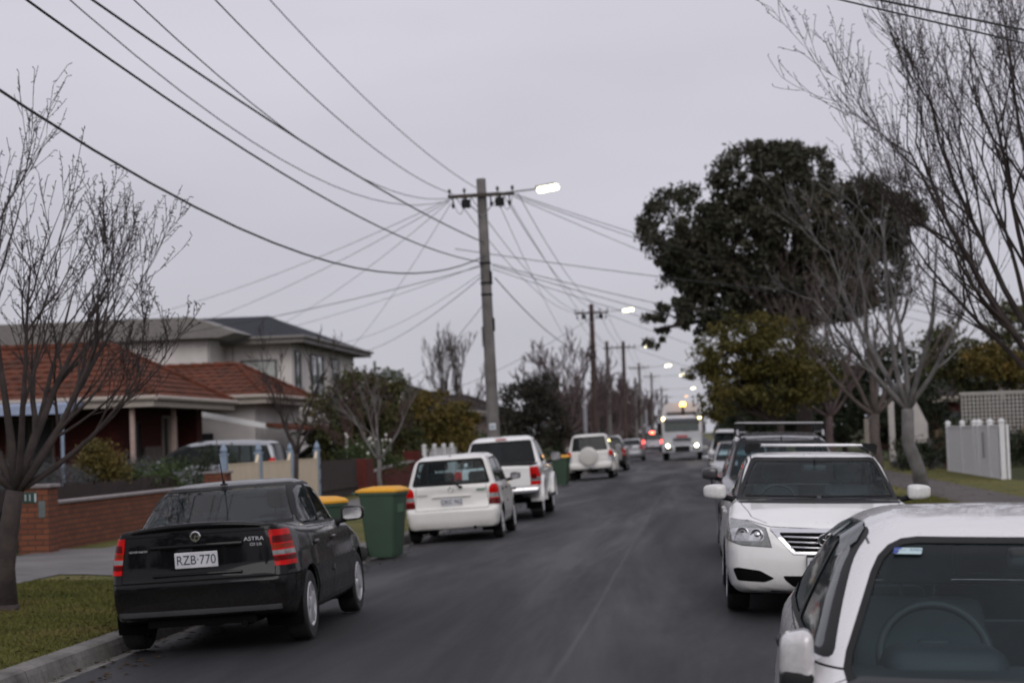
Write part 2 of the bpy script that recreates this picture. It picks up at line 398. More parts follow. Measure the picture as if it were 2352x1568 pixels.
def wheel(parent, x, y, r, w, style=5, mat=None, z=None):
    sgn = 1 if y > 0 else -1; z = r if z is None else z
    m = MB(); b = r*.66
    m.lathe([(b, -w*.42), (b+.01, -w*.48), (r*.93, -w*.5), (r*.985, -w*.42), (r, -w*.3), (r, w*.3), (r*.985, w*.42), (r*.93, w*.5), (r*.80, w*.515), (b+.01, w*.48), (b, w*.42)], 'y', (0, 0, 0), 36)
    for k in (-.22, 0, .22): m.lathe([(r+.001, w*k-.006), (r+.003, w*k), (r+.001, w*k+.006)], 'y', (0, 0, 0), 24)
    t = obj('wheel', m, [RUB], parent, auto=35); t.location = (x, y, z); t.rotation_euler = (0, random.uniform(0, 6), 0)
    f = sgn*w*.475; m = MB()
    m.lathe([(b, -f*.9), (b, f*.98), (b-.012, f*1.06), (b-.03, f*.9), (b-.035, f*.2)], 'y', n=32)
    for k in range(style):
        a = 2*math.pi*k/style; s0 = len(m.v); sw = .30/style
        m.prism([(.04, -sw*r*1.5), (b-.02, -sw*r*2.2), (b-.02, sw*r*2.2), (.04, sw*r*1.5)], f*.72, f*1.02, 'y'); m.move(Matrix.Rotation(a, 4, 'Y'), s0)
    m.lathe([(.0, f*1.08), (.05, f*1.08), (.075, f*1.0), (.08, f*.6)], 'y', n=20)
    obj('rim', m, [mat or ALLOY], t, auto=35)
    m = MB(); m.lathe([(0, f*.45), (b-.02, f*.45), (b-.02, f*.3), (0, f*.3)], 'y', n=20); obj('rim_backing', m, [TRIM], t)  # black disc backing the spokes
    return t
def mirror(parent, x, y, z, mat, sx=.11, sy=.22, sz=.155, tilt=0, glassmat=None, base_y=None, big=False):
    s = 1 if y > 0 else -1; bm = bmesh.new(); bmesh.ops.create_cube(bm, size=1)
    bmesh.ops.subdivide_edges(bm, edges=bm.edges[:], cuts=5, use_grid_fill=True)
    for v in bm.verts:
        p = v.co*2; n = 4.6; k = (abs(p.x)**n+abs(p.y)**n+abs(p.z)**n)**(1/n); q = p/k
        fx = q.x*sx*.5*(1 if q.x < 0 else 1.25)*(1-.35*max(0, q.y*s)); v.co = (max(fx, -sx*.32), q.y*sy*.5, q.z*sz*.5*(1-.18*max(0, q.y*s)))
    if big:                                                        # squarer housing, flat towards the car
        bm.clear(); bmesh.ops.create_cube(bm, size=1)
        for v in bm.verts: q = v.co; v.co = (q.x*sx*(1-.25*max(0, q.y*s*2)), q.y*sy*(1-.10*max(0, q.z*2)), q.z*sz*(1-.22*max(0, q.y*s*2)))
        bmesh.ops.bevel(bm, geom=bm.edges[:], offset=.034, segments=4, profile=.5, affect='EDGES')
    m = MB().bm(bm); o = obj('wing_mirror', m, [mat], parent, smooth=not big, auto=32 if big else None); o.location = (x, y, z)
    g = MB().prism(fillet([(-sy*.40, -sz*.36), (sy*.40, -sz*.36), (sy*.40, sz*.36), (-sy*.40, sz*.36)], .04), -sx*.33-.004, -sx*.33, 'x'); obj('mirror_glass', g, [CHROME], o)
    by = base_y if base_y is not None else abs(y)-.2
    a = MB().tube([(0, -s*sy*.3, -sz*.35), (.0, -s*(abs(y)-by)*.8, -sz*.5), (.01, -s*(abs(y)-by), -sz*.55)], [.03, .028, .04], 8); obj('mirror_arm', a, [TRIM], o, smooth=True)
    return o
def interior(parent, P, bm_lining, shell, wheel_side=-1, heads=True, detail=1):
    if bm_lining is not None:
        bmesh.ops.reverse_faces(bm_lining, faces=bm_lining.faces[:]); fs = [f for f in bm_lining.faces if f.calc_center_median().z < P['zb']+.10]
        bmesh.ops.delete(bm_lining, geom=fs, context='FACES')
        bm_lining.verts.index_update(); co = np.array([v.co[:] for v in bm_lining.verts]); g, _ = shell.F.grad(co); q = co-g*.022
        me = bpy.data.meshes.new('interior_lining'); me.from_pydata(q.tolist(), [], [[v.index for v in f.verts] for f in bm_lining.faces])
        me.normals_split_custom_set_from_vertices((-g).tolist()); me.polygons.foreach_set('use_smooth', [True]*len(me.polygons)); bm_lining.free()
        link_mesh('interior_lining', me, parent, [LINING])
    bz, H, hw = P['belt'], P['H'], P['gw']; fx = P.get('seat', .0); sh = H-.34
    def seatmesh(x, y, w, hz, head):
        m = MB(); m.box(x-.02, x+.5, y-w, y+w, .36, .58, bev=.07)
        s0 = len(m.v); m.box(-.07, .07, -w, w, 0, hz-.50, bev=.06); m.move(Matrix.Translation((x+.02, y, .50)) @ Matrix.Rotation(R(-13), 4, 'Y'), s0)
        if head:
            s0 = len(m.v); m.box(-.05, .055, -.135, .135, hz-.455, hz-.27, bev=.055); m.tube([(0, .06, hz-.52), (0, .06, hz-.4)], .007); m.tube([(0, -.06, hz-.52), (0, -.06, hz-.4)], .007)
            m.move(Matrix.Translation((x+.02, y, .50)) @ Matrix.Rotation(R(-13), 4, 'Y'), s0)
        return m
    for y in (.36, -.36): obj('seat', seatmesh(fx, y, .235, sh+.02, heads), [CABIN], parent, smooth=False, auto=50)
    rx = fx-P.get('rearseat', .85); m = seatmesh(rx, 0, hw-.14, sh-.14, False); w = hw-.14
    for y in (.36, -.36):
        s0 = len(m.v); m.box(-.05, .05, -.12, .12, sh-.62, sh-.50, bev=.05); m.move(Matrix.Translation((rx+.02, y, .50)) @ Matrix.Rotation(R(-13), 4, 'Y'), s0)
    obj('rear_seat', m, [CABIN], parent, auto=50)
    dx = P.get('dash', .95); m = MB(); m.box(dx-.32, dx+.25, -hw+.05, hw-.05, bz-.32, bz-.045, bev=.09); m.box(dx-.42, dx-.1, wheel_side*.36-.2, wheel_side*.36+.2, bz-.12, bz+.015, bev=.06)
    obj('dashboard', m, [DASH], parent, auto=50)
    m = MB(); n = 28; ring = [(0, .185*math.cos(2*math.pi*k/n), .185*math.sin(2*math.pi*k/n)) for k in range(n+1)]; m.tube(ring, .017, 8)
    m.box(-.02, .02, -.17, .17, -.035, .03, bev=.015); m.box(-.03, .03, -.06, .06, -.07, .06, bev=.02); m.box(-.015, .015, -.025, .025, -.17, -.03)
    m.move(Matrix.Translation((dx-.50, wheel_side*.36, bz-.045)) @ Matrix.Rotation(R(-24), 4, 'Y')); obj('steering_wheel', m, [DASH], parent, auto=50)
    m = MB().box(-.02, .02, -.12, .12, -.035, .035, bev=.02); m.tube([(0, 0, .03), (.03, 0, .09)], .01); o = obj('rear_view_mirror', m, [DASH], parent, auto=50); o.location = (P.get('rvm', .42), 0, H-.16)
def underbody(parent, P):
    m = MB(); L = P['L']/2; hw = P['hw']; zb = P['zb']
    m.box(P['ax'][1]+.0, P['ax'][0]-.0, -hw+.12, hw-.12, zb+.02, zb+.14); m.box(-L+.12, L-.12, -hw*.55, hw*.55, zb+.03, zb+.2)
    for x in P['ax']:
        for s in (1, -1):
            r = P['wr']+.075; n = 20; y0, y1 = s*(hw-.035), s*(hw-.36); vs = []; fs = []
            for k in range(n+1):
                t = math.pi*(-.12+1.24*k/n); vs += [(x+r*math.cos(t), y0, P['wr']+r*math.sin(t)), (x+r*math.cos(t), y1, P['wr']+r*math.sin(t))]
            for k in range(n): fs.append((2*k, 2*k+1, 2*k+3, 2*k+2))
            vs.append((x, y1, P['wr'])); c = len(vs)-1
            for k in range(n): fs.append((2*k+1, c, 2*k+3))
            m.add(vs, fs)
        m.tube([(x, -hw+.2, P['wr']), (x, hw-.2, P['wr'])], .05, 8)
    m.tube([(-L+.5, -.35, zb+.02), (-L+.04, -.38, zb+.03)], .03, 8)
    obj('underbody', m, [SHUT], parent)
def plate(parent, x, z, txt, face=-1, w=.37, h=.13, tilt=0, dx=0.0, y=0, ts=.1, sx=.86, col=None):
    m = MB().box(-.006, .006, -w/2, w/2, -h/2, h/2, bev=.008); o = obj('number_plate', m, [PLATE], parent); o.location = (x, y, z); o.rotation_euler = (0, tilt, 0)
    if txt: text('plate_lettering', txt, ts, PLTXT, o, (face*.0075, 0, -.002), (R(90), 0, R(-90 if face < 0 else 90)), .0008, sx=sx)
    return o
class Car:
    """builds body, doors, windows, wheels and cabin from a spec; caller adds lamps and trim with panel()"""
    def __init__(s, name, label, P, mat, loc, heading, cat='car', group=None, roll=0, pitch=0, h=.045, zoff=0):
        s.P = P; s.mat = mat; P['hw'] = max(y for _, y in P['plan'])
        s.o = thing(name, label, cat, (loc[0], loc[1], loc[2] if len(loc) > 2 else zoff), heading, group); s.o.rotation_euler = (roll, pitch, heading)
        s.F = Field(P); s.S = Shell(s.F, P, h); S = s.S; hw = P['hw']
        for x in P['ax']:
            r = P['wr']+.055; S.cut([(x+r*math.cos(t), P['wr']+r*math.sin(t)) for t in [2*math.pi*k/28 for k in range(28)]], 'side', lambda c, n: abs(c.y) > hw-.33, None).free()
        bt = P['belt']
        for sg in (1, -1):
            okS = lambda c, n, sg=sg: n.y*sg > .3 and c.y*sg > .2
            if 'dlo' in P:
                fr = S.cut(P['dlo'], 'side', okS)
                for g in P['glass']:
                    poly, mt = (g[0], g[1]) if isinstance(g, tuple) and not isinstance(g[0], tuple) else (g, P.get('sidemat', TINT))
                    b = S.cut(fillet(poly, P.get('gr_', .035)), 'side', okS, fr); S.emit(b, 'side_window', mt, s.o, -.004)
                S.emit(fr, 'window_frame', P.get('framemat', TRIM), s.o, .001)
        for key, nm, sg in (('ws', 'windscreen', 1), ('rw', 'rear_window', -1)):
            if key not in P: continue
            poly = P[key]; poly = [(y, z) for y, z in poly]+[(-y, z) for y, z in reversed(poly)]
            okE = lambda c, n, sg=sg: n.x*sg > .05 and c.z > bt-.16 and abs(n.y) < .9 and c.x*sg > -.4
            fr = S.cut(fillet(grow(poly, P.get('seal', .018)), P.get('wcr', .05), 4), 'end', okE); b = S.cut(fillet(grow(poly, -P.get('band', .022)), P.get('wcr', .05)*.85, 4), 'end', okE, fr)
            S.emit(b, nm, P.get(key+'mat', WSG), s.o, -.003); S.emit(fr, nm+'_surround', TRIM, s.o, .001)
        s.lining = S.bm.copy() if P.get('cabin', 1) else None
    def side(s, sg, x0=-9, x1=9): return lambda c, n: n.y*sg > .25 and x0 < c.x < x1
    def panel(s, name, poly, view, ok, mats, off=.003, rim=0, paints=(), gap=0, rnd=0):
        if rnd: poly = fillet(poly, rnd)
        if gap: s.S.paint(grow(poly, gap), view, ok, 1)
        b = s.S.cut(poly, view, ok)
        for pp, mi in paints: s.S.paint(pp, view, ok, mi, b)
        return s.S.emit(b, name, mats, s.o, off, rim)
    def line(s, pts, view, ok, w=.005, mi=1):
        for (a, b), (c, d) in zip(pts[:-1], pts[1:]):
            e = Vector((c-a, d-b)); e.normalize(); n = Vector((-e.y, e.x))*w*.5; e *= w*.4
            s.S.paint([(a+n.x-e.x, b+n.y-e.y), (a-n.x-e.x, b-n.y-e.y), (c-n.x+e.x, d-n.y+e.y), (c+n.x+e.x, d+n.y+e.y)], view, ok, mi)
    def doors(s, polys, handle=True, hz=None, hm=None):
        for sg in (1, -1):
            for poly in polys:
                d = s.panel('door', poly, 'side', lambda c, n, sg=sg: n.y*sg > .25, [s.mat, SHUT, TRIM], .0, gap=.006)
                if handle and d:
                    hx = min(p[0] for p in poly)+.10; z = hz or s.P['belt']-.13
                    co = np.array([[hx+.08, sg*(s.P['hw']), z]])
                    for _ in range(8): g, gn = s.F.grad(co); co = co-g*s.F(*co.T)[:, None]/np.maximum(gn, .4)
                    m = MB().box(-.09, .09, -.016, .016, -.018, .018, bev=.012); h = obj('door_handle', m, [hm or s.mat], d, smooth=True); h.location = (co[0][0], co[0][1]+sg*.004, z)
    def finish(s, style=5, rim=None, mirrors=True, mm=None, ms=(.11, .22, .155), mbig=False, mloc=None, cabin=True, wheels=True):
        P = s.P; s.S.emit(s.S.bm, 'body', [s.mat, SHUT, TRIM, GREYTRIM, CHROME], s.o, 0, keep=True)
        if wheels:
            for x in P['ax']:
                for sg in (1, -1): wheel(s.o, x, sg*(P['hw']-P.get('tw', .20)/2-.025), P['wr'], P.get('tw', .20), style, rim)
        if mirrors:
            x, y, z = mloc or (P['mx'], P['hw']+.06, P['belt']+.05)
            for sg in (1, -1): mirror(s.o, x, sg*y, z, mm or s.mat, *ms, big=mbig)
        underbody(s.o, P)
        if P.get('cabin', 1): interior(s.o, P, s.lining, s.S)
        return s.o
BODYMATS = None
def rear_lamps(c, poly, mats, x0, paints=(), off=.006, rim=.012, nm='tail_light'):
    for sg in (1, -1):
        c.panel(nm, [(sg*y, z) for y, z in poly], 'end', lambda q, n, sg=sg: q.x < x0 and q.y*sg > 0 and n.x < .2, mats, off, rim, [([(sg*y, z) for y, z in pp], mi) for pp, mi in paints])
def front_lamps(c, poly, mats, x0, paints=(), off=.004, rim=.01, nm='headlight', gap=.006):
    r = []
    for sg in (1, -1):
        r.append(c.panel(nm, [(sg*y, z) for y, z in poly], 'end', lambda q, n, sg=sg: q.x > x0 and q.y*sg > 0 and n.x > -.2, mats, off, rim, [([(sg*y, z) for y, z in pp], mi) for pp, mi in paints], gap=gap))
    return r
RE = lambda x0: (lambda q, n: q.x < x0 and n.x < -.15)
FE = lambda x0: (lambda q, n: q.x > x0 and n.x > .15)
def rect(y0, y1, z0, z1): return [(y0, z0), (y1, z0), (y1, z1), (y0, z1)]
def sym(p): return [(y, z) for y, z in p]+[(-y, z) for y, z in reversed(p)]
IZ = dict(iz=[.15, .28, .45, .62, .80, .92, 1.0], iy=[.10, .035, .0, .0, .022, .05, .075])
# ---- 1. black sedan parked nose-away at the left kerb
def black_sedan():
    P = dict(L=4.25, H=1.425, zb=.20, belt=.965, wr=.302, ax=(1.26, -1.345), tw=.19, mx=.62,
        body=[(1.95, .20), (2.10, .30), (2.12, .50), (2.06, .64), (1.9, .72), (1.2, .90), (.95, .95), (-.6, .985), (-1.35, 1.02), (-1.75, 1.055), (-2.0, 1.078), (-2.045, 1.07), (-2.055, .98), (-2.07, .70), (-2.09, .63), (-2.125, .60), (-2.125, .42), (-2.09, .315), (-1.98, .285), (-1.7, .23)],
        gh=[(1.0, .88), (.30, 1.335), (.05, 1.395), (-.35, 1.425), (-.72, 1.405), (-.95, 1.36), (-1.62, 1.02), (-1.62, .88)],
        plan=[(2.13, .50), (2.02, .70), (1.6, .825), (1.1, .853), (-1.2, .853), (-1.75, .825), (-2.06, .735), (-2.135, .60)],
        gw=.745, tum=.27, gtaper=.035, gf=.16, gr=.09, rb=.05, r1=.07, r2=.13, bf=.10, br=.06, **IZ,
        dlo=fillet([(.70, .965), (-1.02, .985), (-1.18, 1.06), (-.86, 1.33), (-.55, 1.368), (-.1, 1.372), (.12, 1.34)], .05),
        glass=[[(.60, .985), (-.255, .995), (-.30, 1.345), (-.1, 1.352), (.10, 1.322)], [(-.325, .997), (-.98, 1.005), (-1.10, 1.065), (-.82, 1.305), (-.55, 1.345), (-.36, 1.348)]],
        ws=[(.62, .95), (.50, 1.345)], rw=[(.705, 1.05), (.565, 1.362)], wcr=.03, band=.012, rwmat=glass('rear_tint', (.54, .64, .66), 1.36, 0, .012), seat=.0, dash=.80, rvm=.45, rearseat=.82)
    c = Car('parked_car', 'black four-door sedan with red tail lights beside the left kerb', P, BLACKP, (-4.27, 18.05), R(91.0), roll=R(-2.1), h=.034, zoff=.0)
    c.doors([[(.93, .30), (-.28, .30), (-.24, .95), (.80, .93)], [(-.30, .30), (-.98, .30), (-1.02, .60), (-1.14, .80), (-1.06, .965), (-.26, .95)]], hz=.83)
    for sg in (1, -1):
        c.panel('side_moulding', [(.86, .515), (-.93, .525), (-.93, .585), (.86, .575)], 'side', c.side(sg), [GREYTRIM], .016, .016)
    E0 = RE(-1.8)
    c.panel('boot_lid', sym([(.66, .625), (.66, .71), (.615, 1.0)]), 'end', lambda q, n: q.x < -1.9 and n.x < -.3, [BLACKP, SHUT], .0, gap=.006)
    rear_lamps(c, [(.578, .70), (.9, .70), (.9, .99), (.655, .995)][::1] if 0 else [(.60, .695), (.95, .695), (.95, .98), (.62, 1.0)], [REDL, DREDL, AMBL, CLEARL, TRIM], -1.78, [(rect(.645, .80, .885, .945), 1), (rect(.635, .84, .838, .872), 2), (rect(.63, .825, .785, .823), 3), (rect(.635, .85, .735, .775), 1)], .010, .03)
    # spoiler lip, plate recess, bumper
    m = MB(); pts = []
    for k in range(25):
        y = -.655+1.31*k/24; u = (y/.72)**2; pts.append((-2.05+.10*u**1.5, y, 1.075-.045*u-.02*u*u))
    m.tube(pts, [.012+.018*math.sin(math.pi*min(1, max(0, k/24)))**.4 for k in range(25)], 8); obj('spoiler', m, [BLACKP], c.o, smooth=True)
    m = MB().box(-2.082, -2.055, -.40, .40, .888, .925, bev=.014); obj('boot_handle_strip', m, [BLACKP], c.o, auto=40)
    m = MB().box(-2.09, -2.06, -.39, .39, .655, .682, bev=.012); obj('plate_recess_lip', m, [BLACKP], c.o, auto=40)
    for x in (-.45, .45): pass
    plate(c.o, -2.085, .79, 'RZB·770', -1, .372, .134, R(-2), ts=.112, sx=.86)
    m = MB().lathe([(0, .012), (.040, .012), (.047, .006), (.047, -.004)], 'x', n=24); o = obj('round_badge', m, [CHROME], c.o, auto=40); o.location = (-2.068, 0, .985); o.rotation_euler = (0, 0, math.pi)
    m = MB()                                                    # dark relief of the badge: a crouching shape holding a ball
    m.lathe([(0, .002), (.013, .002)], 'x', (0, .012, -.014), 12); m.prism(fillet([(-.036, -.004), (-.02, .028), (.014, .032), (.03, .012), (.012, .002), (.006, .018), (-.008, .006), (-.012, -.028)], .006), .0, .003, 'x')
    b = obj('badge_relief', m, [TRIM], o); b.location = (.0125, 0, 0)
    text('model_lettering', 'ASTRA', .046, PLATE, c.o, (-2.069, -.50, .935), (R(90), 0, R(-90)), .002, sx=1.25)
    text('trim_lettering', 'CD 2.0i', .032, PLATE, c.o, (-2.072, -.515, .888), (R(90), 0, R(-90)), .002, sx=1.0)
    text('dealer_lettering', 'VICTOR MARTIN', .022, PLATE, c.o, (-2.072, .50, .885), (R(90), 0, R(-90)), .001, sx=.95)
    c.line([(-.85, .615), (.85, .615)], 'end', RE(-1.6), .010)
    for sg in (1, -1): c.line([(-1.66, .615), (-2.2, .615)], 'side', c.side(sg), .010)
    c.panel('bumper_strip', sym([(.70, .335), (.70, .375)]), 'end', RE(-1.9), [GREYTRIM], .008, .012)
    m = MB().box(-.03, .02, -.03, .03, 0, .02, bev=.008); m.tube([(0, 0, .015), (-.05, 0, .07)], [.016, .008], 8); m.tube([(-.05, 0, .07), (-.20, 0, .42)], [.005, .0025], 6)
    o = obj('aerial', m, [RUB], c.o, smooth=True); o.location = (-.88, .0, 1.385); o.rotation_euler = (0, R(0), 0)
    c.finish(5, ms=(.12, .23, .15), mm=BLACKP)
    return c.o
# ---- 2. white sedan facing us with a roof bar
def white_sedan():
    P = dict(L=4.815, H=1.47, zb=.21, belt=1.02, wr=.325, ax=(1.44, -1.335), tw=.21, mx=.78,
        body=[(2.20, .21), (2.34, .25), (2.40, .36), (2.405, .52), (2.375, .66), (2.34, .76), (2.22, .84), (1.75, .955), (1.22, 1.035), (-.8, 1.05), (-1.7, 1.09), (-2.28, 1.10), (-2.33, 1.0), (-2.37, .65), (-2.40, .60), (-2.40, .36), (-2.25, .22)],
        gh=[(1.28, .96), (.42, 1.405), (.15, 1.45), (-.3, 1.47), (-.8, 1.45), (-1.05, 1.40), (-1.85, 1.08), (-1.85, .95)],
        plan=[(2.415, .50), (2.34, .78), (2.15, .875), (1.7, .905), (1.1, .91), (-1.4, .91), (-2.1, .86), (-2.35, .72), (-2.41, .5)],
        gw=.80, tum=.30, gtaper=.03, gf=.20, gr=.09, rb=.06, r1=.09, bf=.115, br=.07, **IZ,
        dlo=fillet([(.86, 1.02), (-1.35, 1.05), (-1.52, 1.12), (-1.0, 1.36), (-.6, 1.405), (-.1, 1.41), (.22, 1.375)], .05),
        glass=[[(.75, 1.04), (-.26, 1.055), (-.29, 1.39), (-.1, 1.39), (.19, 1.358)], [(-.34, 1.057), (-1.05, 1.07), (-1.40, 1.12), (-.97, 1.34), (-.6, 1.385), (-.37, 1.39)]],
        ws=[(.765, 1.015), (.60, 1.40)], rw=[(.66, 1.10), (.52, 1.38)], seat=.05, dash=.98, rvm=.52, rearseat=.90)
    c = Car('parked_car', 'white sedan facing the camera with a silver roof bar and a curved chrome grille', P, WHITE, (1.10, 19.75), R(-90), roll=R(-1.9), h=.034, zoff=.012)
    c.doors([[(1.05, .30), (-.30, .30), (-.26, 1.0), (.96, .98)], [(-.32, .30), (-.93, .30), (-1.0, .62), (-1.15, .86), (-1.20, 1.02), (-.28, 1.0)]], hz=.86)
    hd = front_lamps(c, [(.50, .64), (.545, .80), (.72, .86), (.98, .88), (.98, .72), (.76, .655)], [CLEARL, LAMPIN, TRIM, AMBL], 1.75, [(fillet(rect(.56, .86, .69, .80), .05), 1)], .004, .012)
    for h, sg in zip(hd, (1, -1)):
        if h is None: continue
        for (y, z, x, r, mt) in ((.75, .755, 2.235, .058, LAMPIN), (.625, .745, 2.29, .056, CHROME)):
            m = MB().lathe([(0, .004), (r*.45, .006), (r*.52, -.004), (r*.8, .010), (r, .018), (r*1.1, .008)], 'x', n=24); o = obj('lamp_ring', m, [mt], h, smooth=True); o.location = (x, sg*y, z); o.rotation_euler = (0, 0, sg*R(22))
            m = MB().lathe([(0, .012), (r*.3, .010), (r*.47, .002)], 'x', n=16); q = obj('lamp_lens', m, [TRIM if mt is LAMPIN else CHROME], o, smooth=True); q.location = (.004, 0, 0)
    gp = sym([(.30, .575), (.50, .785), (.50, .80)])
    c.panel('grille', gp, 'end', FE(2.0), [CHROME, SHUT], .006, .02, [(sym([(.285, .60), (.42, .75), (.42, .765)]), 1)], gap=.004)
    for k, z in enumerate((.635, .68, .725)):
        m = MB(); w = .30+.11*(z-.60)/.15; m.tube([(2.405-.30*(y/.9)**2*1.0-.012*k, y, z+.006*(y/w)**2) for y in np.linspace(-w, w, 21)], .0115, 6); obj('grille_bar', m, [CHROME], c.o, smooth=True)
    # three-ellipse emblem
    m = MB()
    for (a, b, z, t) in ((.085, .058, 0, .010), (.052, .027, .024, .008), (.022, .052, .004, .008)):
        m.tube([(0, a*math.cos(u), z+b*math.sin(u)) for u in np.linspace(0, 2*math.pi, 33)], t*.75, 6)
    o = obj('emblem', m, [CHROME], c.o, smooth=True); o.location = (2.425, 0, .705)
    m = MB().prism([(.085*math.cos(u), .058*math.sin(u)) for u in np.linspace(0, 2*math.pi, 24, endpoint=False)], -.012, -.004, 'x'); obj('emblem_backing', m, [TRIM], o)
    c.panel('lower_intake', fillet(sym([(.30, .285), (.375, .345), (.40, .385)]), .02), 'end', FE(2.1), [SHUT], .002)
    for sg in (1, -1):
        c.panel('fog_lamp_recess', fillet([(sg*y, z) for y, z in ((.47, .36), (.56, .325), (.80, .335), (.84, .44), (.80, .455), (.60, .43))], .02), 'end', lambda q, n, sg=sg: q.x > 1.9 and q.y*sg > 0, [SHUT], .001)
    m = MB().box(2.385, 2.43, -.19, .19, .455, .575, bev=.01); obj('plate_holder', m, [TRIM], c.o)
    plate(c.o, 2.44, .485, '1IQ·2AD', 1, .372, .134, ts=.112, sx=.86)
    for sg in (1, -1):
        c.line([(.93*sg, .86), (.70*sg, .865), (.50*sg, .815), (0, .80)], 'end', FE(1.5), .006)
        c.line([(2.12, .53*sg), (1.9, .66*sg), (1.35, .74*sg), (1.1, .75*sg)], 'top', lambda q, n: n.z > .5 and q.z > .7, .007)
        c.line([(-.9, .615*sg), (.30, .615*sg)], 'top', lambda q, n: n.z > .3 and q.z > 1.3, .010)
    rear_lamps(c, [(.55, .78), (.95, .78), (.95, 1.0), (.58, 1.0)], [REDL, CLEARL], -1.9)
    m = MB()
    for sg in (1, -1): m.tube([(1.22, sg*.02, 1.055), (1.10, sg*.70, 1.06)], .012, 6)
    obj('wiper', m, [TRIM], c.o)
    # roof bars
    for x in (.02, -.78):
        m = MB().box(x-.04, x+.04, -.62, .62, 1.522, 1.548, bev=.012); b = obj('roof_bar', m, [plain('bar_metal', (.5, .5, .52), .35, .7)], c.o, auto=40)
        for sg in (1, -1):
            m = MB(); m.prism(fillet([(sg*.645, 1.435), (sg*.60, 1.47), (sg*.52, 1.522), (sg*.50, 1.551), (sg*.63, 1.553), (sg*.66, 1.53)], .012), x-.04, x+.04, 'x'); obj('bar_foot', m, [TRIM], b, auto=40)
    m = MB().box(-.002, .002, -.035, .035, -.02, .02); o = obj('windscreen_sticker', m, [plain('pale_sticker', (.5, .6, .6), .6)], c.o); o.location = (.50, -.06, 1.325)
    c.finish(5, ms=(.15, .225, .145), mloc=(.80, .985, 1.09))
    return c.o
# ---- 3. small white hatchback seen from behind
def white_hatch():
    P = dict(L=3.8, H=1.50, zb=.20, belt=.96, wr=.285, ax=(1.14, -1.25), tw=.17, mx=.62,
        body=[(1.7, .20), (1.86, .32), (1.88, .52), (1.82, .66), (1.65, .76), (1.15, .92), (.95, .96), (-1.2, .96), (-1.78, .965), (-1.80, .70), (-1.815, .575), (-1.90, .55), (-1.905, .34), (-1.85, .22)],
        gh=[(1.0, .88), (.42, 1.40), (.2, 1.465), (-.4, 1.50), (-1.2, 1.485), (-1.56, 1.445), (-1.64, 1.40), (-1.79, .95), (-1.79, .85)],
        plan=[(1.89, .50), (1.75, .70), (1.3, .81), (-1.3, .835), (-1.7, .81), (-1.84, .76), (-1.90, .64)],
        gw=.755, tum=.25, gf=.12, gr=.05, rb=.04, rg=.08, r1=.06, r2=.11, br=.05, **IZ,
        dlo=fillet([(.70, .96), (-1.40, .975), (-1.52, 1.02), (-1.32, 1.36), (-1.1, 1.40), (-.1, 1.42), (.20, 1.38)], .05),
        glass=[[(.60, .98), (-.30, .985), (-.30, 1.39), (-.1, 1.395), (.17, 1.36)], [(-.37, .985), (-1.38, .995), (-1.45, 1.03), (-1.28, 1.345), (-1.08, 1.38), (-.37, 1.385)]],
        ws=[(.62, .95), (.54, 1.40)], rw=[(.655, .985), (.545, 1.385)], band=.022, rwmat=glass('hatch_glass', (.60, .70, .72), 1.25, 0, .012), seat=.05, dash=.80, rvm=.48, rearseat=.78)
    c = Car('parked_car', 'small cream-white hatchback with a rear wiper behind the green bins', P, WHITE2, (-4.22, 34.45), R(90.6), roll=R(-2.1), h=.040, zoff=-.007)
    c.doors([[(.92, .28), (-.34, .28), (-.30, .945), (.80, .93)], [(-.36, .28), (-.90, .28), (-.95, .58), (-1.10, .75), (-1.1, .945), (-.32, .945)]], hz=.84, hm=TRIM)
    c.line([(.60, .945), (.64, .60), (.62, .555), (-.62, .555), (-.64, .60), (-.60, .945)], 'end', RE(-1.55), .007)
    rear_lamps(c, [(.635, .60), (.9, .60), (.9, .90), (.80, .945), (.70, .945), (.655, .90)], [REDL, CLEARL, DREDL], -1.55, [(rect(.5, .9, .715, .79), 1), (rect(.5, .9, .60, .70), 2)], .008, .02)
    m = MB().box(-1.835, -1.80, -.335, .335, .765, .79, bev=.01); obj('plate_shelf', m, [WHITE2], c.o, auto=40)
    plate(c.o, -1.822, .685, 'OKC·962', -1, .372, .134, R(-2), ts=.11, sx=.84)
    m = MB().lathe([(.036, 0), (.042, .006), (.048, 0)], 'x', n=20); o = obj('round_badge', m, [CHROME], c.o, smooth=True); o.location = (-1.815, 0, .895); o.rotation_euler = (0, 0, math.pi)
    m = MB().box(-.002, .002, -.08, .08, -.012, .012); o = obj('green_badge', m, [plain('green_badge', (.05, .16, .09), .5)], c.o); o.location = (-1.815, -.52, .87)
    m = MB().box(-.002, .002, -.09, .09, -.010, .010); o = obj('grey_badge', m, [plain('grey_badge', (.35, .35, .34), .5)], c.o); o.location = (-1.816, .50, .82)
    m = MB(); m.tube([(-1.84, -.17, .93), (-1.85, -.05, 1.01), (-1.835, .12, 1.035)], [.016, .011, .008], 6); m.tube([(-1.83, -.04, 1.02), (-1.825, .42, 1.03)], .010, 6); m.box(-1.85, -1.80, -.20, -.14, .91, .95, bev=.01)
    obj('wiper', m, [TRIM], c.o, smooth=True)
    for sg in (1, -1): c.panel('side_moulding', [(.55, .60), (-.85, .61), (-.85, .64), (.55, .63)], 'side', c.side(sg), [TRIM], .01, .01)
    m = MB().box(-1.62, -1.60, -.012, .012, 1.455, 1.475); obj('washer_jet', m, [TRIM], c.o)
    c.finish(7, ms=(.10, .19, .13), mm=GREYTRIM, mloc=(.60, .92, 1.02))
    return c.o
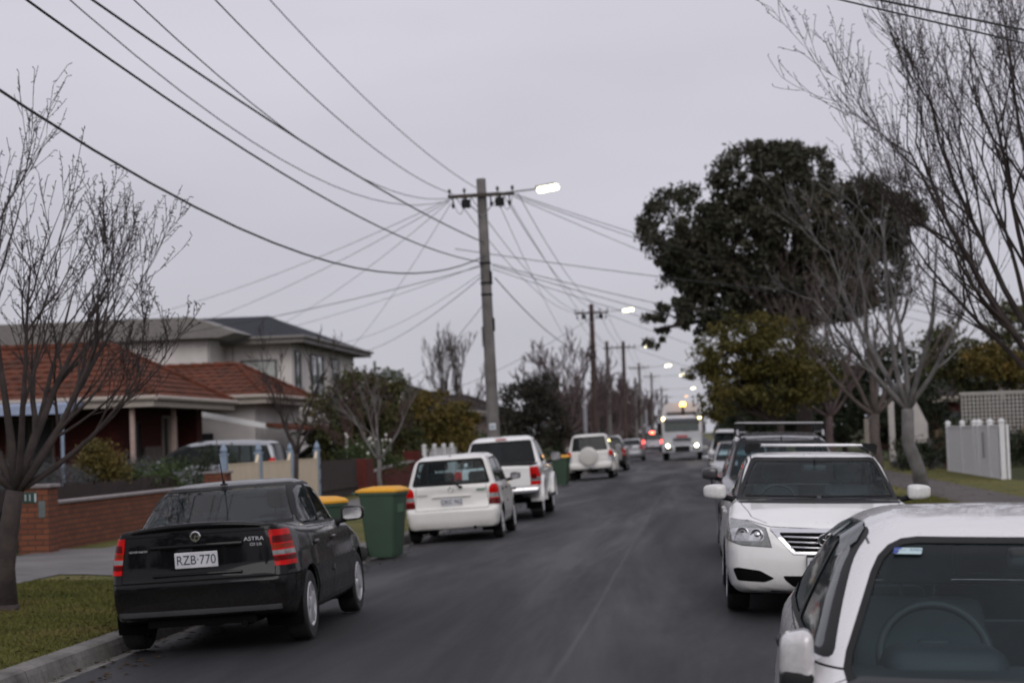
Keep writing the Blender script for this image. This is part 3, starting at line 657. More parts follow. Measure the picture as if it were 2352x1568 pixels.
# ---- 4. white ute with canopy
def white_ute():
    P = dict(L=5.15, H=1.80, zb=.42, belt=1.14, wr=.375, ax=(1.55, -1.55), tw=.25, mx=.98,
        body=[(2.35, .42), (2.52, .52), (2.55, .80), (2.48, .98), (2.3, 1.06), (1.5, 1.14), (1.2, 1.16), (-2.3, 1.16), (-2.49, 1.15), (-2.49, .66), (-2.3, .52), (-2.0, .44)],
        gh=[(1.3, 1.05), (.62, 1.66), (.35, 1.75), (-.4, 1.785), (-.72, 1.745), (-.84, 1.68), (-1.20, 1.17), (-1.20, 1.05)],
        plan=[(2.56, .60), (2.4, .80), (2.0, .90), (-2.0, .915), (-2.40, .905), (-2.50, .87)], rp=.08,
        gw=.85, tum=.26, gf=.12, gr=.04, rb=.05, r1=.07, r2=.12, br=.03, iz=[.4, .55, .75, .9, 1.05, 1.16], iy=[.06, .02, 0, 0, .02, .06],
        flare=[(1.55, .375, .44, .53, .045), (-1.55, .375, .44, .53, .045)],
        dlo=fillet([(1.0, 1.16), (-.74, 1.18), (-.76, 1.55), (-.68, 1.66), (0, 1.70), (.42, 1.67)], .05),
        glass=[[(.9, 1.18), (-.02, 1.19), (-.02, 1.675), (.38, 1.65)], [(-.08, 1.19), (-.68, 1.20), (-.70, 1.54), (-.64, 1.64), (-.08, 1.675)]],
        ws=[(.72, 1.16), (.62, 1.66)], rw=[(.735, 1.20), (.635, 1.655)], rwmat=PRIV, sidemat=PRIV, cabin=0)
    c = Car('parked_ute', 'white dual-cab utility truck with flared wheel arches and a dark cab rear window', P, WHITE, (-4.22, 42.6), R(90.4), 'utility truck', roll=R(-2.1), h=.045, zoff=-.007)
    c.doors([[(1.1, .48), (-.04, .48), (-.02, 1.13), (1.0, 1.12)], [(-.06, .48), (-.80, .48), (-.85, .85), (-.80, 1.14), (-.04, 1.13)]], hz=1.0)
    c.line([(.72, 1.14), (.72, .70), (-.72, .70), (-.72, 1.14)], 'end', RE(-2.2), .008); c.line([(-.86, 1.165), (.86, 1.165)], 'end', RE(-2.2), .018)
    rear_lamps(c, [(.715, .72), (.95, .72), (.95, 1.10), (.715, 1.10)], [REDL, CLEARL, DREDL], -2.2, [(rect(.7, 1, .80, .88), 1), (rect(.74, .85, .84, .95), 2)], .008, .02)
    m = MB().box(-.84, -.80, -.12, .12, 1.705, 1.73, bev=.008); obj('high_brake_light', m, [REDL], c.o)
    m = MB().box(-2.46, -1.16, -.80, .80, 1.165, 1.185, bev=.008); obj('tonneau_cover', m, [TRIM], c.o)
    m = MB().box(-2.68, -2.44, -.90, .90, .545, .68, bev=.04); b = obj('rear_bumper', m, [plain('bumper_chrome', (.55, .55, .57), .25, .9)], c.o, auto=40)
    m = MB().box(-2.69, -2.46, -.42, .42, .655, .69, bev=.01); obj('bumper_step', m, [TRIM], b)
    plate(c.o, -2.69, .60, 'YGE·401', -1, .372, .12, ts=.1)
    m = MB(); m.tube([(-2.49, 0, 1.13), (-2.505, 0, 1.10)], .012); m.box(-2.51, -2.485, -.14, .14, .98, 1.06, bev=.01); obj('tailgate_handle', m, [TRIM], c.o)
    for sg in (1, -1): 
        m = MB().box(-1.0, 1.05, sg*.86, sg*.98, .40, .45, bev=.015); obj('side_step', m, [TRIM], c.o)
    m = MB().box(-1.9, -1.75, -.86, -.62, .15, .42); m.box(-1.9, -1.75, .62, .86, .15, .42); obj('mud_flap', m, [RUB], c.o)
    c.finish(6, ms=(.14, .24, .22), mm=GREYTRIM, mloc=(.98, 1.05, 1.26))
    return c.o
# ---- 5. white four-wheel drive with spare wheel on the back
SUV = dict(zb=.38, r1=.07, r2=.12, gr=.04, gf=.12, br=.04, rb=.05, iz=[.35, .5, .75, .9, 1.05, 1.16], iy=[.08, .02, 0, 0, .02, .06], cabin=0)
def white_offroader():
    P = dict(SUV, L=4.55, H=1.83, belt=1.13, wr=.38, ax=(1.42, -1.37), tw=.25, mx=.85,
        body=[(2.1, .38), (2.25, .5), (2.28, .8), (2.2, .98), (1.3, 1.12), (1.0, 1.15), (-2.12, 1.14), (-2.15, 1.0), (-2.17, .66), (-2.26, .62), (-2.26, .44), (-2.1, .38)],
        gh=[(1.1, 1.05), (.45, 1.68), (.2, 1.78), (-1.0, 1.82), (-1.85, 1.79), (-1.98, 1.72), (-2.13, 1.14), (-2.13, 1.0)],
        plan=[(2.29, .6), (2.1, .8), (1.7, .9), (-1.9, .915), (-2.16, .87), (-2.26, .75)],
        gw=.84, tum=.24, flare=[(1.42, .38, .44, .52, .035), (-1.37, .38, .44, .52, .035)],
        dlo=fillet([(.86, 1.13), (-1.85, 1.15), (-1.95, 1.3), (-1.82, 1.64), (-.2, 1.70), (.28, 1.66)], .06),
        glass=[[(.75, 1.15), (-.12, 1.16), (-.12, 1.68), (.25, 1.64)], [(-.18, 1.16), (-1.05, 1.165), (-1.05, 1.67), (-.18, 1.68)], [(-1.11, 1.165), (-1.80, 1.17), (-1.88, 1.3), (-1.78, 1.62), (-1.11, 1.665)]],
        ws=[(.7, 1.13), (.62, 1.66)], rw=[(.70, 1.16), (.60, 1.68)], rwmat=PRIV, sidemat=PRIV)
    c = Car('parked_offroader', 'white four-wheel drive with a covered spare wheel on its tailgate', P, WHITE2, (-4.22, 78.0), R(90), 'off-road car', roll=R(-2.1), h=.055, zoff=-.007)
    c.doors([[(1.0, .45), (-.14, .45), (-.12, 1.12), (.9, 1.11)], [(-.16, .45), (-.85, .45), (-.95, .8), (-1.08, 1.12), (-.14, 1.12)]], hz=1.0)
    rear_lamps(c, [(.72, .70), (.95, .70), (.95, 1.12), (.74, 1.12)], [REDL, CLEARL, PALES], -1.8, [(rect(.7, 1, .86, .92), 1), (rect(.7, 1, .66, .86), 2)], .01, .02)
    m = MB().lathe([(0, -.20), (.28, -.20), (.345, -.185), (.375, -.14), (.375, 0)], 'x', n=36); m.lathe([(.24, -.203), (.25, -.212), (.26, -.203)], 'x', n=30); o = obj('spare_wheel_cover', m, [WHITE2], c.o, auto=40); o.location = (-2.15, .05, .92)
    for sg in (1, -1): m = MB().tube([(.2, sg*.60, 1.83), (.15, sg*.60, 1.87), (-1.55, sg*.60, 1.87), (-1.62, sg*.60, 1.83)], .018, 8); obj('roof_rail', m, [TRIM], c.o, smooth=True)
    for x in (.0, -.7, -1.4): m = MB().box(x-.03, x+.03, -.62, .62, 1.875, 1.90, bev=.01); obj('roof_bar', m, [TRIM], c.o)
    plate(c.o, -2.275, .56, '', -1); m = MB().box(-2.45, -2.2, -.04, .04, .40, .46); obj('tow_bar', m, [TRIM], c.o)
    c.finish(6, ms=(.14, .22, .20), mm=WHITE2, mloc=(.85, 1.03, 1.22)); return c.o
def generic_suv(label, mat, loc, hd, group=None, h=.06, roll=0, H=1.72, lamps='rear', glassm=None, cabin=0, zoff=-.007, name='parked_suv', brake=0):
    P = dict(SUV, L=4.6, H=H, zb=.26, belt=1.03, wr=.345, ax=(1.38, -1.32), tw=.22, mx=.75, cabin=cabin, iz=[.2, .35, .6, .8, .95, 1.06],
        body=[(2.1, .27), (2.25, .4), (2.29, .65), (2.2, .86), (1.85, .96), (1.1, 1.07), (-2.15, 1.08), (-2.2, .9), (-2.24, .6), (-2.28, .56), (-2.27, .38), (-2.1, .27)],
        gh=[(1.2, .95), (.45, H-.14), (.2, H-.06), (-.9, H), (-1.8, H-.05), (-1.98, H-.12), (-2.18, 1.05), (-2.18, .9)],
        plan=[(2.3, .55), (2.1, .8), (1.6, .895), (-1.8, .90), (-2.15, .83), (-2.28, .68)], gw=.81, tum=.27,
        dlo=fillet([(.82, 1.04), (-1.75, 1.08), (-1.9, 1.2), (-1.7, H-.20), (-.2, H-.12), (.3, H-.15)], .06),
        glass=[[(.72, 1.06), (-.10, 1.075), (-.10, H-.14), (.26, H-.17)], [(-.16, 1.075), (-1.0, 1.09), (-1.0, H-.155), (-.16, H-.14)], [(-1.06, 1.09), (-1.70, 1.10), (-1.82, 1.2), (-1.66, H-.215), (-1.06, H-.16)]],
        ws=[(.72, 1.04), (.60, H-.14)], rw=[(.70, 1.08), (.58, H-.16)], rwmat=glassm or PRIV, sidemat=glassm or PRIV, seat=.05, dash=.95, rvm=.5)
    c = Car(name, label, P, mat, loc, hd, 'car', group, roll=roll, h=h, zoff=zoff)
    c.doors([[(1.0, .36), (-.12, .36), (-.10, 1.02), (.92, 1.01)], [(-.14, .36), (-.88, .36), (-.95, .7), (-1.08, 1.05), (-.12, 1.02)]], hz=.92)
    if brake: rear_lamps(c, [(.70, .80), (.95, .80), (.95, 1.05), (.72, 1.05)], [glow('brake_glow', (1, .05, .04), brake)], -1.85, off=.01)
    else: rear_lamps(c, [(.70, .74), (.95, .74), (.95, 1.05), (.72, 1.05)], [REDL, CLEARL], -1.85, [(rect(.7, 1, .80, .86), 1)], .01, .02)
    front_lamps(c, [(.50, .70), (.52, .82), (.70, .89), (.95, .90), (.95, .78)], [CLEARL, LAMPIN, TRIM], 1.6)
    c.panel('grille', fillet(sym([(.42, .63), (.46, .83)]), .03), 'end', FE(2.0), [TRIM], .004, .01)
    c.panel('lower_intake', fillet(sym([(.50, .35), (.55, .48)]), .03), 'end', FE(2.0), [SHUT], -.01)
    plate(c.o, -2.255, .72, '', -1); plate(c.o, 2.31, .55, '', 1)
    c.finish(5, ms=(.13, .22, .17), mloc=(.80, 1.0, 1.10)); return c
def generic_sedan(label, mat, loc, hd, group=None, h=.06, H=1.45, roll=0, zoff=-.007):
    P = dict(L=4.6, H=H, zb=.21, belt=.98, wr=.315, ax=(1.35, -1.35), tw=.2, mx=.7, cabin=0,
        body=[(2.1, .21), (2.27, .32), (2.29, .52), (2.2, .70), (1.9, .80), (1.15, .97), (-.8, 1.0), (-1.7, 1.04), (-2.2, 1.05), (-2.26, .95), (-2.28, .60), (-2.31, .56), (-2.3, .36), (-2.15, .22)],
        gh=[(1.2, .92), (.38, H-.06), (.1, H-.02), (-.4, H), (-.95, H-.05), (-1.7, 1.03), (-1.7, .9)],
        plan=[(2.3, .5), (2.1, .76), (1.5, .86), (-1.5, .865), (-2.1, .80), (-2.31, .6)], gw=.75, tum=.28, gtaper=.03, gr=.09, r1=.08, **IZ,
        dlo=fillet([(.80, .98), (-1.25, 1.01), (-1.4, 1.08), (-.9, H-.12), (-.1, H-.06), (.2, H-.09)], .05),
        glass=[[(.70, 1.0), (-.28, 1.012), (-.30, H-.085), (-.1, H-.08), (.17, H-.11)], [(-.35, 1.013), (-1.2, 1.025), (-1.3, 1.08), (-.87, H-.14), (-.36, H-.085)]],
        ws=[(.68, .98), (.55, H-.07)], rw=[(.66, 1.05), (.52, H-.09)], seat=0, dash=.9)
    c = Car('parked_car', label, P, mat, loc, hd, 'car', group, roll=roll, h=h, zoff=zoff)
    c.doors([[(.98, .30), (-.30, .30), (-.28, .965), (.88, .95)], [(-.32, .30), (-.94, .30), (-1.0, .6), (-1.15, .98), (-.30, .965)]], hz=.84)
    rear_lamps(c, [(.50, .80), (.95, .78), (.95, 1.0), (.52, 1.0)], [REDL, CLEARL], -1.9, [(rect(.5, .66, .82, .93), 1)], .008, .02)
    front_lamps(c, [(.48, .62), (.5, .72), (.7, .78), (.95, .80), (.95, .68)], [CLEARL], 1.6)
    c.panel('grille', fillet(sym([(.40, .58), (.44, .72)]), .02), 'end', FE(2.0), [TRIM], .004, .01)
    plate(c.o, -2.285, .80, '', -1); plate(c.o, 2.305, .48, '', 1)
    c.finish(5, ms=(.12, .22, .15), mloc=(.75, .96, 1.03)); return c
def generic_hatch(label, mat, loc, hd, group=None, h=.055, roll=0, zoff=-.03, name='parked_car'):
    H = 1.48; P = dict(L=4.05, H=H, zb=.21, belt=.98, wr=.305, ax=(1.2, -1.28), tw=.19, mx=.7, cabin=0,
        body=[(1.9, .21), (2.02, .32), (2.03, .52), (1.95, .70), (1.7, .82), (1.1, .97), (-1.5, 1.02), (-1.93, 1.02), (-1.96, .66), (-2.03, .60), (-2.03, .38), (-1.9, .22)],
        gh=[(1.15, .9), (.4, H-.07), (.15, H-.02), (-.5, H), (-1.3, H-.05), (-1.58, H-.12), (-1.93, 1.02), (-1.93, .9)],
        plan=[(2.04, .5), (1.85, .74), (1.3, .84), (-1.4, .85), (-1.8, .80), (-2.03, .62)], gw=.75, tum=.27, gtaper=.02, r1=.08, **IZ,
        dlo=fillet([(.78, .98), (-1.4, 1.02), (-1.55, 1.1), (-1.25, H-.14), (-.2, H-.07), (.2, H-.10)], .05),
        glass=[[(.68, 1.0), (-.28, 1.012), (-.28, H-.09), (.17, H-.12)], [(-.34, 1.013), (-1.35, 1.035), (-1.45, 1.1), (-1.2, H-.155), (-.34, H-.09)]],
        ws=[(.68, .98), (.55, H-.08)], rw=[(.62, 1.04), (.52, H-.11)], seat=0, dash=.9)
    c = Car(name, label, P, mat, loc, hd, 'car', group, roll=roll, h=h, zoff=zoff)
    c.doors([[(.98, .30), (-.30, .30), (-.28, .965), (.88, .95)], [(-.32, .30), (-.90, .30), (-.95, .6), (-1.1, .98), (-.30, .965)]], hz=.85)
    rear_lamps(c, [(.60, .72), (.95, .72), (.95, 1.0), (.62, 1.0)], [REDL, CLEARL], -1.6, [(rect(.6, .9, .78, .85), 1)], .008, .02)
    front_lamps(c, [(.45, .62), (.48, .74), (.7, .82), (.95, .84), (.95, .68)], [CLEARL], 1.4)
    c.panel('grille', fillet(sym([(.36, .60), (.40, .70)]), .02), 'end', FE(1.8), [TRIM], .004, .01)
    plate(c.o, -1.99, .76, '', -1); plate(c.o, 2.05, .46, '', 1)
    c.finish(6, ms=(.12, .2, .14), mloc=(.75, .95, 1.03)); return c
# ---- the near silver-white sedan at the lower right, facing us
def near_sedan():
    P = dict(L=4.40, H=1.405, zb=.20, belt=.955, wr=.30, ax=(1.28, -1.30), tw=.19, mx=.80,
        body=[(1.95, .20), (2.10, .28), (2.17, .40), (2.17, .56), (2.10, .68), (1.92, .70), (1.4, .805), (1.12, .865), (.6, .94), (-.6, .975), (-1.5, 1.005), (-2.08, 1.01), (-2.14, .92), (-2.19, .62), (-2.19, .40), (-2.02, .22)],
        gh=[(1.22, .80), (.32, 1.315), (.10, 1.372), (-.2, 1.398), (-.5, 1.402), (-.9, 1.375), (-1.08, 1.325), (-1.70, .99), (-1.70, .86)],
        plan=[(2.18, .48), (2.05, .70), (1.6, .81), (1.0, .845), (-1.2, .845), (-1.8, .81), (-2.12, .70), (-2.2, .52)],
        gw=.792, tum=.43, tum2=.22, gtaper=.025, gf=.12, gr=.09, rb=.06, r1=.10, r2=.15, bf=.13, br=.07, **IZ,
        dlo=fillet([(.77, .945), (-1.20, .975), (-1.36, 1.06), (-1.0, 1.285), (-.62, 1.338), (-.12, 1.345), (.12, 1.315)], .06),
        glass=[[(.66, .965), (-.255, .982), (-.275, 1.318), (-.1, 1.318), (.09, 1.288)], [(-.33, .987), (-1.02, 1.0), (-1.24, 1.05), (-.97, 1.265), (-.6, 1.312), (-.35, 1.319)]],
        sidemat=glass('wet_glass', (.40, .45, .45), 1.55, .06, .06), gr_=.05,
        ws=[(.735, .868), (.520, 1.306)], wcr=.12, rw=[(.64, 1.02), (.50, 1.32)], band=.016, seal=.004, seat=-.02, dash=.86, rvm=.40, rearseat=.80)
    c = Car('parked_car', 'silver-white sedan cut off by the lower right corner with a sticker on its windscreen', P, PEARL, (1.105, 7.02), R(-90), roll=R(-1.8), h=.026, zoff=.012)
    c.doors([[(1.0, .30), (-.28, .30), (-.25, .94), (.90, .92)], [(-.30, .30), (-.92, .30), (-.97, .62), (-1.12, .80), (-1.12, .975), (-.26, .94)]], hz=.82, hm=TRIM)
    for sg in (1, -1):
        c.line([(-1.0, .555*sg), (-.5, .575*sg), (.0, .572*sg), (.22, .565*sg)], 'top', lambda q, n: n.z > .2 and q.z > 1.2, .008, 3)       # roof ditch
    rear_lamps(c, [(.55, .74), (.95, .74), (.95, .95), (.58, .95)], [REDL, CLEARL], -1.8)
    front_lamps(c, [(.45, .58), (.48, .70), (.70, .73), (.95, .735), (.95, .62)], [CLEARL, LAMPIN], 1.6)
    c.panel('grille', fillet(sym([(.36, .60), (.38, .69)]), .03), 'end', FE(1.9), [TRIM, CHROME], .004, .01)
    c.line([(.93, .70), (.66, .74), (.4, .72), (0, .71)], 'end', FE(1.5), .006)
    for sg in (1, -1):                                            # smoked weather shields along the tops of the side windows
        for (xa, xb, za, zb_) in ((.13, -.24, 1.28, 1.33), (-.30, -1.0, 1.33, 1.25)):
            n = 10; vs = []
            for k in range(n+1):
                u = k/n; x = xa+(xb-xa)*u; zt = (za+(zb_-za)*u)+.03*math.sin(math.pi*u)+.008
                for dz, dy in ((0, .012), (-.055, .030)):
                    p = np.array([[x, sg*.7, zt+dz]])
                    for _ in range(6): g, gn = c.F.grad(p); p[:, 1] -= (c.F(*p.T)/np.where(np.abs(g[:, 1]) < .3, .3*sg, g[:, 1]*gn[:, 0]))
                    vs.append((x, float(p[0, 1])+sg*dy, zt+dz))
            m = MB().add(vs, [(2*k, 2*k+1, 2*k+3, 2*k+2) for k in range(n)]); obj('weather_shield', m, [glass('smoked_plastic', (.16, .14, .13), 1.5, .05, .1)], c.o, smooth=True)
    # windscreen sticker on the driver's side, inside the glass
    def on_glass(y, z, off):
        p = np.array([[.4, y, z]])
        for _ in range(8): g, gn = c.F.grad(p); p[:, 0] -= c.F(*p.T)/np.maximum(g[:, 0]*gn[:, 0], .3)
        return Vector(p[0])+Vector(g[0])*off
    y0, z0 = -.445, 1.262; A = on_glass(y0, z0, .004); B = on_glass(y0+.05, z0, .004); C = on_glass(y0, z0+.03, .004)
    ux = (B-A).normalized(); uz = (C-A).normalized(); nn = ux.cross(uz); uz = nn.cross(ux)
    M = Matrix(((ux.x, uz.x, nn.x, A.x), (ux.y, uz.y, nn.y, A.y), (ux.z, uz.z, nn.z, A.z), (0, 0, 0, 1)))
    m = MB().prism(fillet([(-.048, -.021), (.048, -.021), (.048, .021), (-.048, .021)], .007), 0, .001); st = obj('windscreen_sticker', m, [plain('sticker_face', (.42, .56, .58), .5, var=.03)], c.o); st.matrix_local = M
    m = MB().prism(fillet([(-.048, -.021), (-.036, -.021), (-.030, -.012), (-.030, .008), (-.018, .021), (-.048, .021)], .004), .0012, .0018); obj('sticker_corner', m, [plain('sticker_blue', (.025, .05, .26), .5)], st)
    bl = plain('sticker_ink', (.03, .06, .16), .5)
    text('sticker_lettering', 'TITAN', .0135, bl, st, (.026, .004, .0022), (0, 0, 0), .0003, shear=.25, sx=1.15)
    text('sticker_lettering', 'FOCUS', .010, plain('sticker_pale', (.30, .36, .5), .5), st, (-.026, .003, .0026), (0, 0, 0), .0003, shear=.25, sx=1.15)
    m = MB()
    for sg in (.25, -.4): m.tube([(1.20, sg, .865), (1.12, sg-.5, .875)], .010, 6)
    obj('wiper', m, [TRIM], c.o)
    # rear window deck with headrests is part of the cabin; whip aerial on the far rear wing
    c.finish(6, ms=(.20, .115, .18), mloc=(.72, .845, .95), mm=PEARL, mbig=True)
    for q in [q for q in c.o.children if q.name.startswith('wing_mirror')]: obj('mirror_base', MB().box(-.085, .095, -.052, .052, -.115, -.042, bev=.015), [TRIM], q, auto=40)
    m = MB().tube([(0, 0, -.03), (-.30, -.13, .47)], [.004, .0025], 6); a = obj('aerial', m, [CHROME], c.o); a.location = (-.98, .42, 1.355)
    return c.o
def people_mover():
    H = 1.76; P = dict(L=4.75, H=H, zb=.22, belt=1.0, wr=.32, ax=(1.45, -1.45), tw=.2, mx=1.2, cabin=0,
        body=[(2.2, .22), (2.36, .35), (2.37, .6), (2.25, .80), (1.9, .95), (1.5, 1.05), (-2.2, 1.06), (-2.33, .9), (-2.36, .5), (-2.2, .23)],
        gh=[(1.85, .85), (1.35, 1.22), (.75, 1.56), (.3, 1.69), (-.3, H-.01), (-1.4, H-.02), (-2.05, H-.08), (-2.2, H-.18), (-2.32, 1.02), (-2.32, .85)],
        plan=[(2.38, .5), (2.1, .78), (1.5, .87), (-1.8, .88), (-2.2, .82), (-2.37, .66)], gw=.80, tum=.20, gtf=.03,
        iz=[.15, .3, .5, .7, .9, 1.02], iy=[.08, .03, 0, 0, .02, .05],
        dlo=[(1.45, 1.05), (-2.0, 1.07), (-2.12, 1.2), (-1.98, 1.56), (-.3, 1.63), (.3, 1.58), (.8, 1.44)],
        glass=[[(1.30, 1.07), (.95, 1.075), (.86, 1.38), (.80, 1.40)], [(.86, 1.077), (-.18, 1.085), (-.18, 1.61), (.3, 1.555), (.76, 1.42)], [(-.28, 1.087), (-1.15, 1.09), (-1.15, 1.59), (-.28, 1.605)], [(-1.22, 1.09), (-1.95, 1.095), (-2.05, 1.2), (-1.93, 1.54), (-1.22, 1.585)]],
        ws=[(.70, 1.02), (.62, 1.60)], rw=[(.68, 1.08), (.60, 1.60)], rwmat=PRIV)
    c = Car('people_mover', 'pale silver people mover parked side-on in the driveway behind the cream fence', P, paint('driveway_silver', (.27, .28, .31), .3, .06, .2), (-14.3, 54.9, .22), R(180), 'car', h=.055)
    c.doors([[(1.35, .34), (-.20, .34), (-.2, 1.04), (1.3, 1.03)], [(-.24, .34), (-1.0, .34), (-1.1, .7), (-1.18, 1.05), (-.24, 1.04)]], hz=.92)
    m = MB().box(-.08, .08, -.55, .55, 1.74, 1.775); obj('roof_bar', m, [TRIM], c.o)
    for sg in (1, -1): c.panel('side_moulding', [(1.1, .62), (-1.0, .63), (-1.0, .66), (1.1, .65)], 'side', c.side(sg), [GREYTRIM], .01, .01)
    rear_lamps(c, [(.72, .8), (.95, .8), (.95, 1.2), (.72, 1.2)], [REDL], -1.9)
    c.finish(5, ms=(.13, .22, .16), mloc=(1.12, .99, 1.12)); return c.o
# ---- garbage truck coming down the middle of the road
def garbage_truck(loc):
    t = thing('garbage_truck', 'white garbage truck with headlights on and an orange beacon driving towards the camera', 'truck', (loc[0], loc[1], 0), R(-90))
    TW = paint('truck_white', (.52, .53, .56), .4, .15); DK = TRIM; GL = glass('truck_glass', (.42, .48, .47), 1.5, 0, .05)
    m = MB(); F = 3.9
    # cab shell: raked front built as a side profile with bevelled edges
    prof = [(F-2.0, .75), (F-.10, .75), (F, 1.0), (F, 1.75), (F-.16, 2.62), (F-.34, 2.78), (F-2.0, 2.78)]
    bm = bmesh.new(); vs = [[bm.verts.new((x, y, z)) for x, z in prof] for y in (-1.22, 1.22)]
    bm.faces.new(vs[0]); bm.faces.new(vs[1][::-1])
    for i in range(len(prof)): j = (i+1) % len(prof); bm.faces.new((vs[0][j], vs[0][i], vs[1][i], vs[1][j]))
    bmesh.ops.bevel(bm, geom=bm.edges[:], offset=.07, segments=3, profile=.5, affect='EDGES'); m.bm(bm)
    obj('cab', m, [TW], t, auto=40)
    def xf(z): return F+.004 if z < 1.75 else F-.16*(z-1.75)/.87+.004
    def front(name, y0, y1, z0, z1, mat, th=.012, par=t, r=.05):
        vs = []; poly = fillet([(y0, z0), (y1, z0), (y1, z1), (y0, z1)], r)
        mm = MB(); n = len(poly); mm.add([(xf(z), y, z) for y, z in poly]+[(xf(z)+th, y, z) for y, z in poly], [tuple(range(n, 2*n))]+[(i, (i+1) % n, n+(i+1) % n, n+i) for i in range(n)])
        return obj(name, mm, [mat], par)
    front('windscreen', -1.06, 1.06, 1.80, 2.36, plain('truck_windscreen', (.045, .058, .056), .25, spec=.2))
    front('sun_visor', -1.10, 1.10, 2.38, 2.60, plain('navy_visor', (.012, .014, .03), .4), .10)
    front('name_strip', -.34, .34, 1.44, 1.56, plain('red_strip', (.45, .05, .05), .5), .02, r=.01)
    g = front('grille', -.55, .55, 1.20, 1.40, plain('truck_grille', (.10, .10, .11), .5), .02, r=.02)
    for k in range(4):
        mm = MB().box(F+.02, F+.035, -.53, .53, 1.225+k*.045, 1.238+k*.045); obj('grille_bar', mm, [GREYTRIM], g)
    mm = MB(); mm.box(F-.25, F+.16, -1.24, 1.24, .52, 1.02, bev=.06); b = obj('front_bumper', mm, [TW], t, auto=40)
    mm = MB().box(F+.10, F+.175, -.45, .45, .56, .92, bev=.02); obj('bumper_opening', mm, [DK], b)
    mm = MB().box(F+.17, F+.19, -.95, .95, 1.03, 1.07); obj('bumper_rail', mm, [GREYTRIM], b)
    for sg in (1, -1):
        mm = MB().box(F+.10, F+.168, sg*.62, sg*1.05, .66, .80, bev=.02); obj('fog_lamp', mm, [GREYTRIM], b)
        mm = MB().lathe([(0, .035), (.06, .03), (.09, 0), (.095, -.02)], 'x', n=20); h = obj('headlight', mm, [glow('headlight_glow', (1, .94, .70), 22)], t); h.location = (F+.16, sg*.88, .93)
        mm = MB().lathe([(0, .03), (.06, .02), (.085, 0)], 'x', n=16); h = obj('marker_light', mm, [glow('marker_glow', (1, .80, .32), 12)], t); h.location = (F-.02, sg*1.12, 2.60)
        mm = MB().box(F-.02, F+.10, sg*1.28, sg*1.46, 1.70, 2.30, bev=.05); mm.tube([(F-.1, sg*1.2, 2.32), (F+.04, sg*1.36, 2.34)], .02); mm.tube([(F-.1, sg*1.2, 1.72), (F+.04, sg*1.36, 1.70)], .02); obj('wing_mirror', mm, [DK], t, auto=40)
        mm = MB().box(F-.10, F-.06, sg*1.225, sg*1.24, 1.5, 2.4); obj('side_reflector', mm, [plain('orange_strip', (.5, .16, .02), .5)], t)
    mm = MB(); mm.tube([(F+.02, -.9, 1.80), (F-.02, -.1, 1.90)], .012); mm.tube([(F+.02, .1, 1.80), (F-.02, .9, 1.86)], .012); obj('wiper', mm, [DK], t)
    # compactor body behind the cab
    prof = [(-1.18, .9), (1.18, .9), (1.24, 1.6), (1.22, 2.85), (1.10, 3.36), (.80, 3.58), (-.80, 3.58), (-1.10, 3.36), (-1.22, 2.85), (-1.24, 1.6)]
    mm = MB().prism(prof, -4.4, F-2.1, 'x'); bd = obj('compactor_body', mm, [TW], t, auto=30)
    mm = MB()
    for x in (F-2.2, .4, -1.2, -2.8, -4.3): mm.prism([(y*1.02, z*1.008) for y, z in prof], x, x+.09, 'x')
    obj('body_rib', mm, [TW], bd)
    mm = MB().box(F-2.1, F-1.6, -.9, .9, 2.78, 3.02, bev=.03); obj('roof_fairing', mm, [GREYTRIM], t)
    mm = MB(); mm.tube([(F-.9, .12, 2.78), (F-.9, .12, 3.32)], .09, 10); mm.lathe([(.0, 3.36), (.14, 3.36), (.15, 3.32), (.0, 3.32)], 'z', (F-.9, .12, 0), 14); bs = obj('beacon_stand', mm, [DK], t)
    mm = MB().lathe([(.15, 3.36), (.15, 3.5), (.12, 3.58), (0, 3.60)], 'z', (F-.9, .12, 0), 16); obj('beacon', mm, [glow('beacon_glow', (1, .42, .04), 24)], bs)
    mm = MB().box(-4.4, F-.3, -.5, .5, .55, .9); obj('chassis', mm, [DK], t)
    for x in (F-1.15, -1.9, -3.2):
        for sg in (1, -1): wheel(t, x, sg*1.06, .50, .30, 8, plain('truck_rim', (.35, .35, .36), .5))
    return t
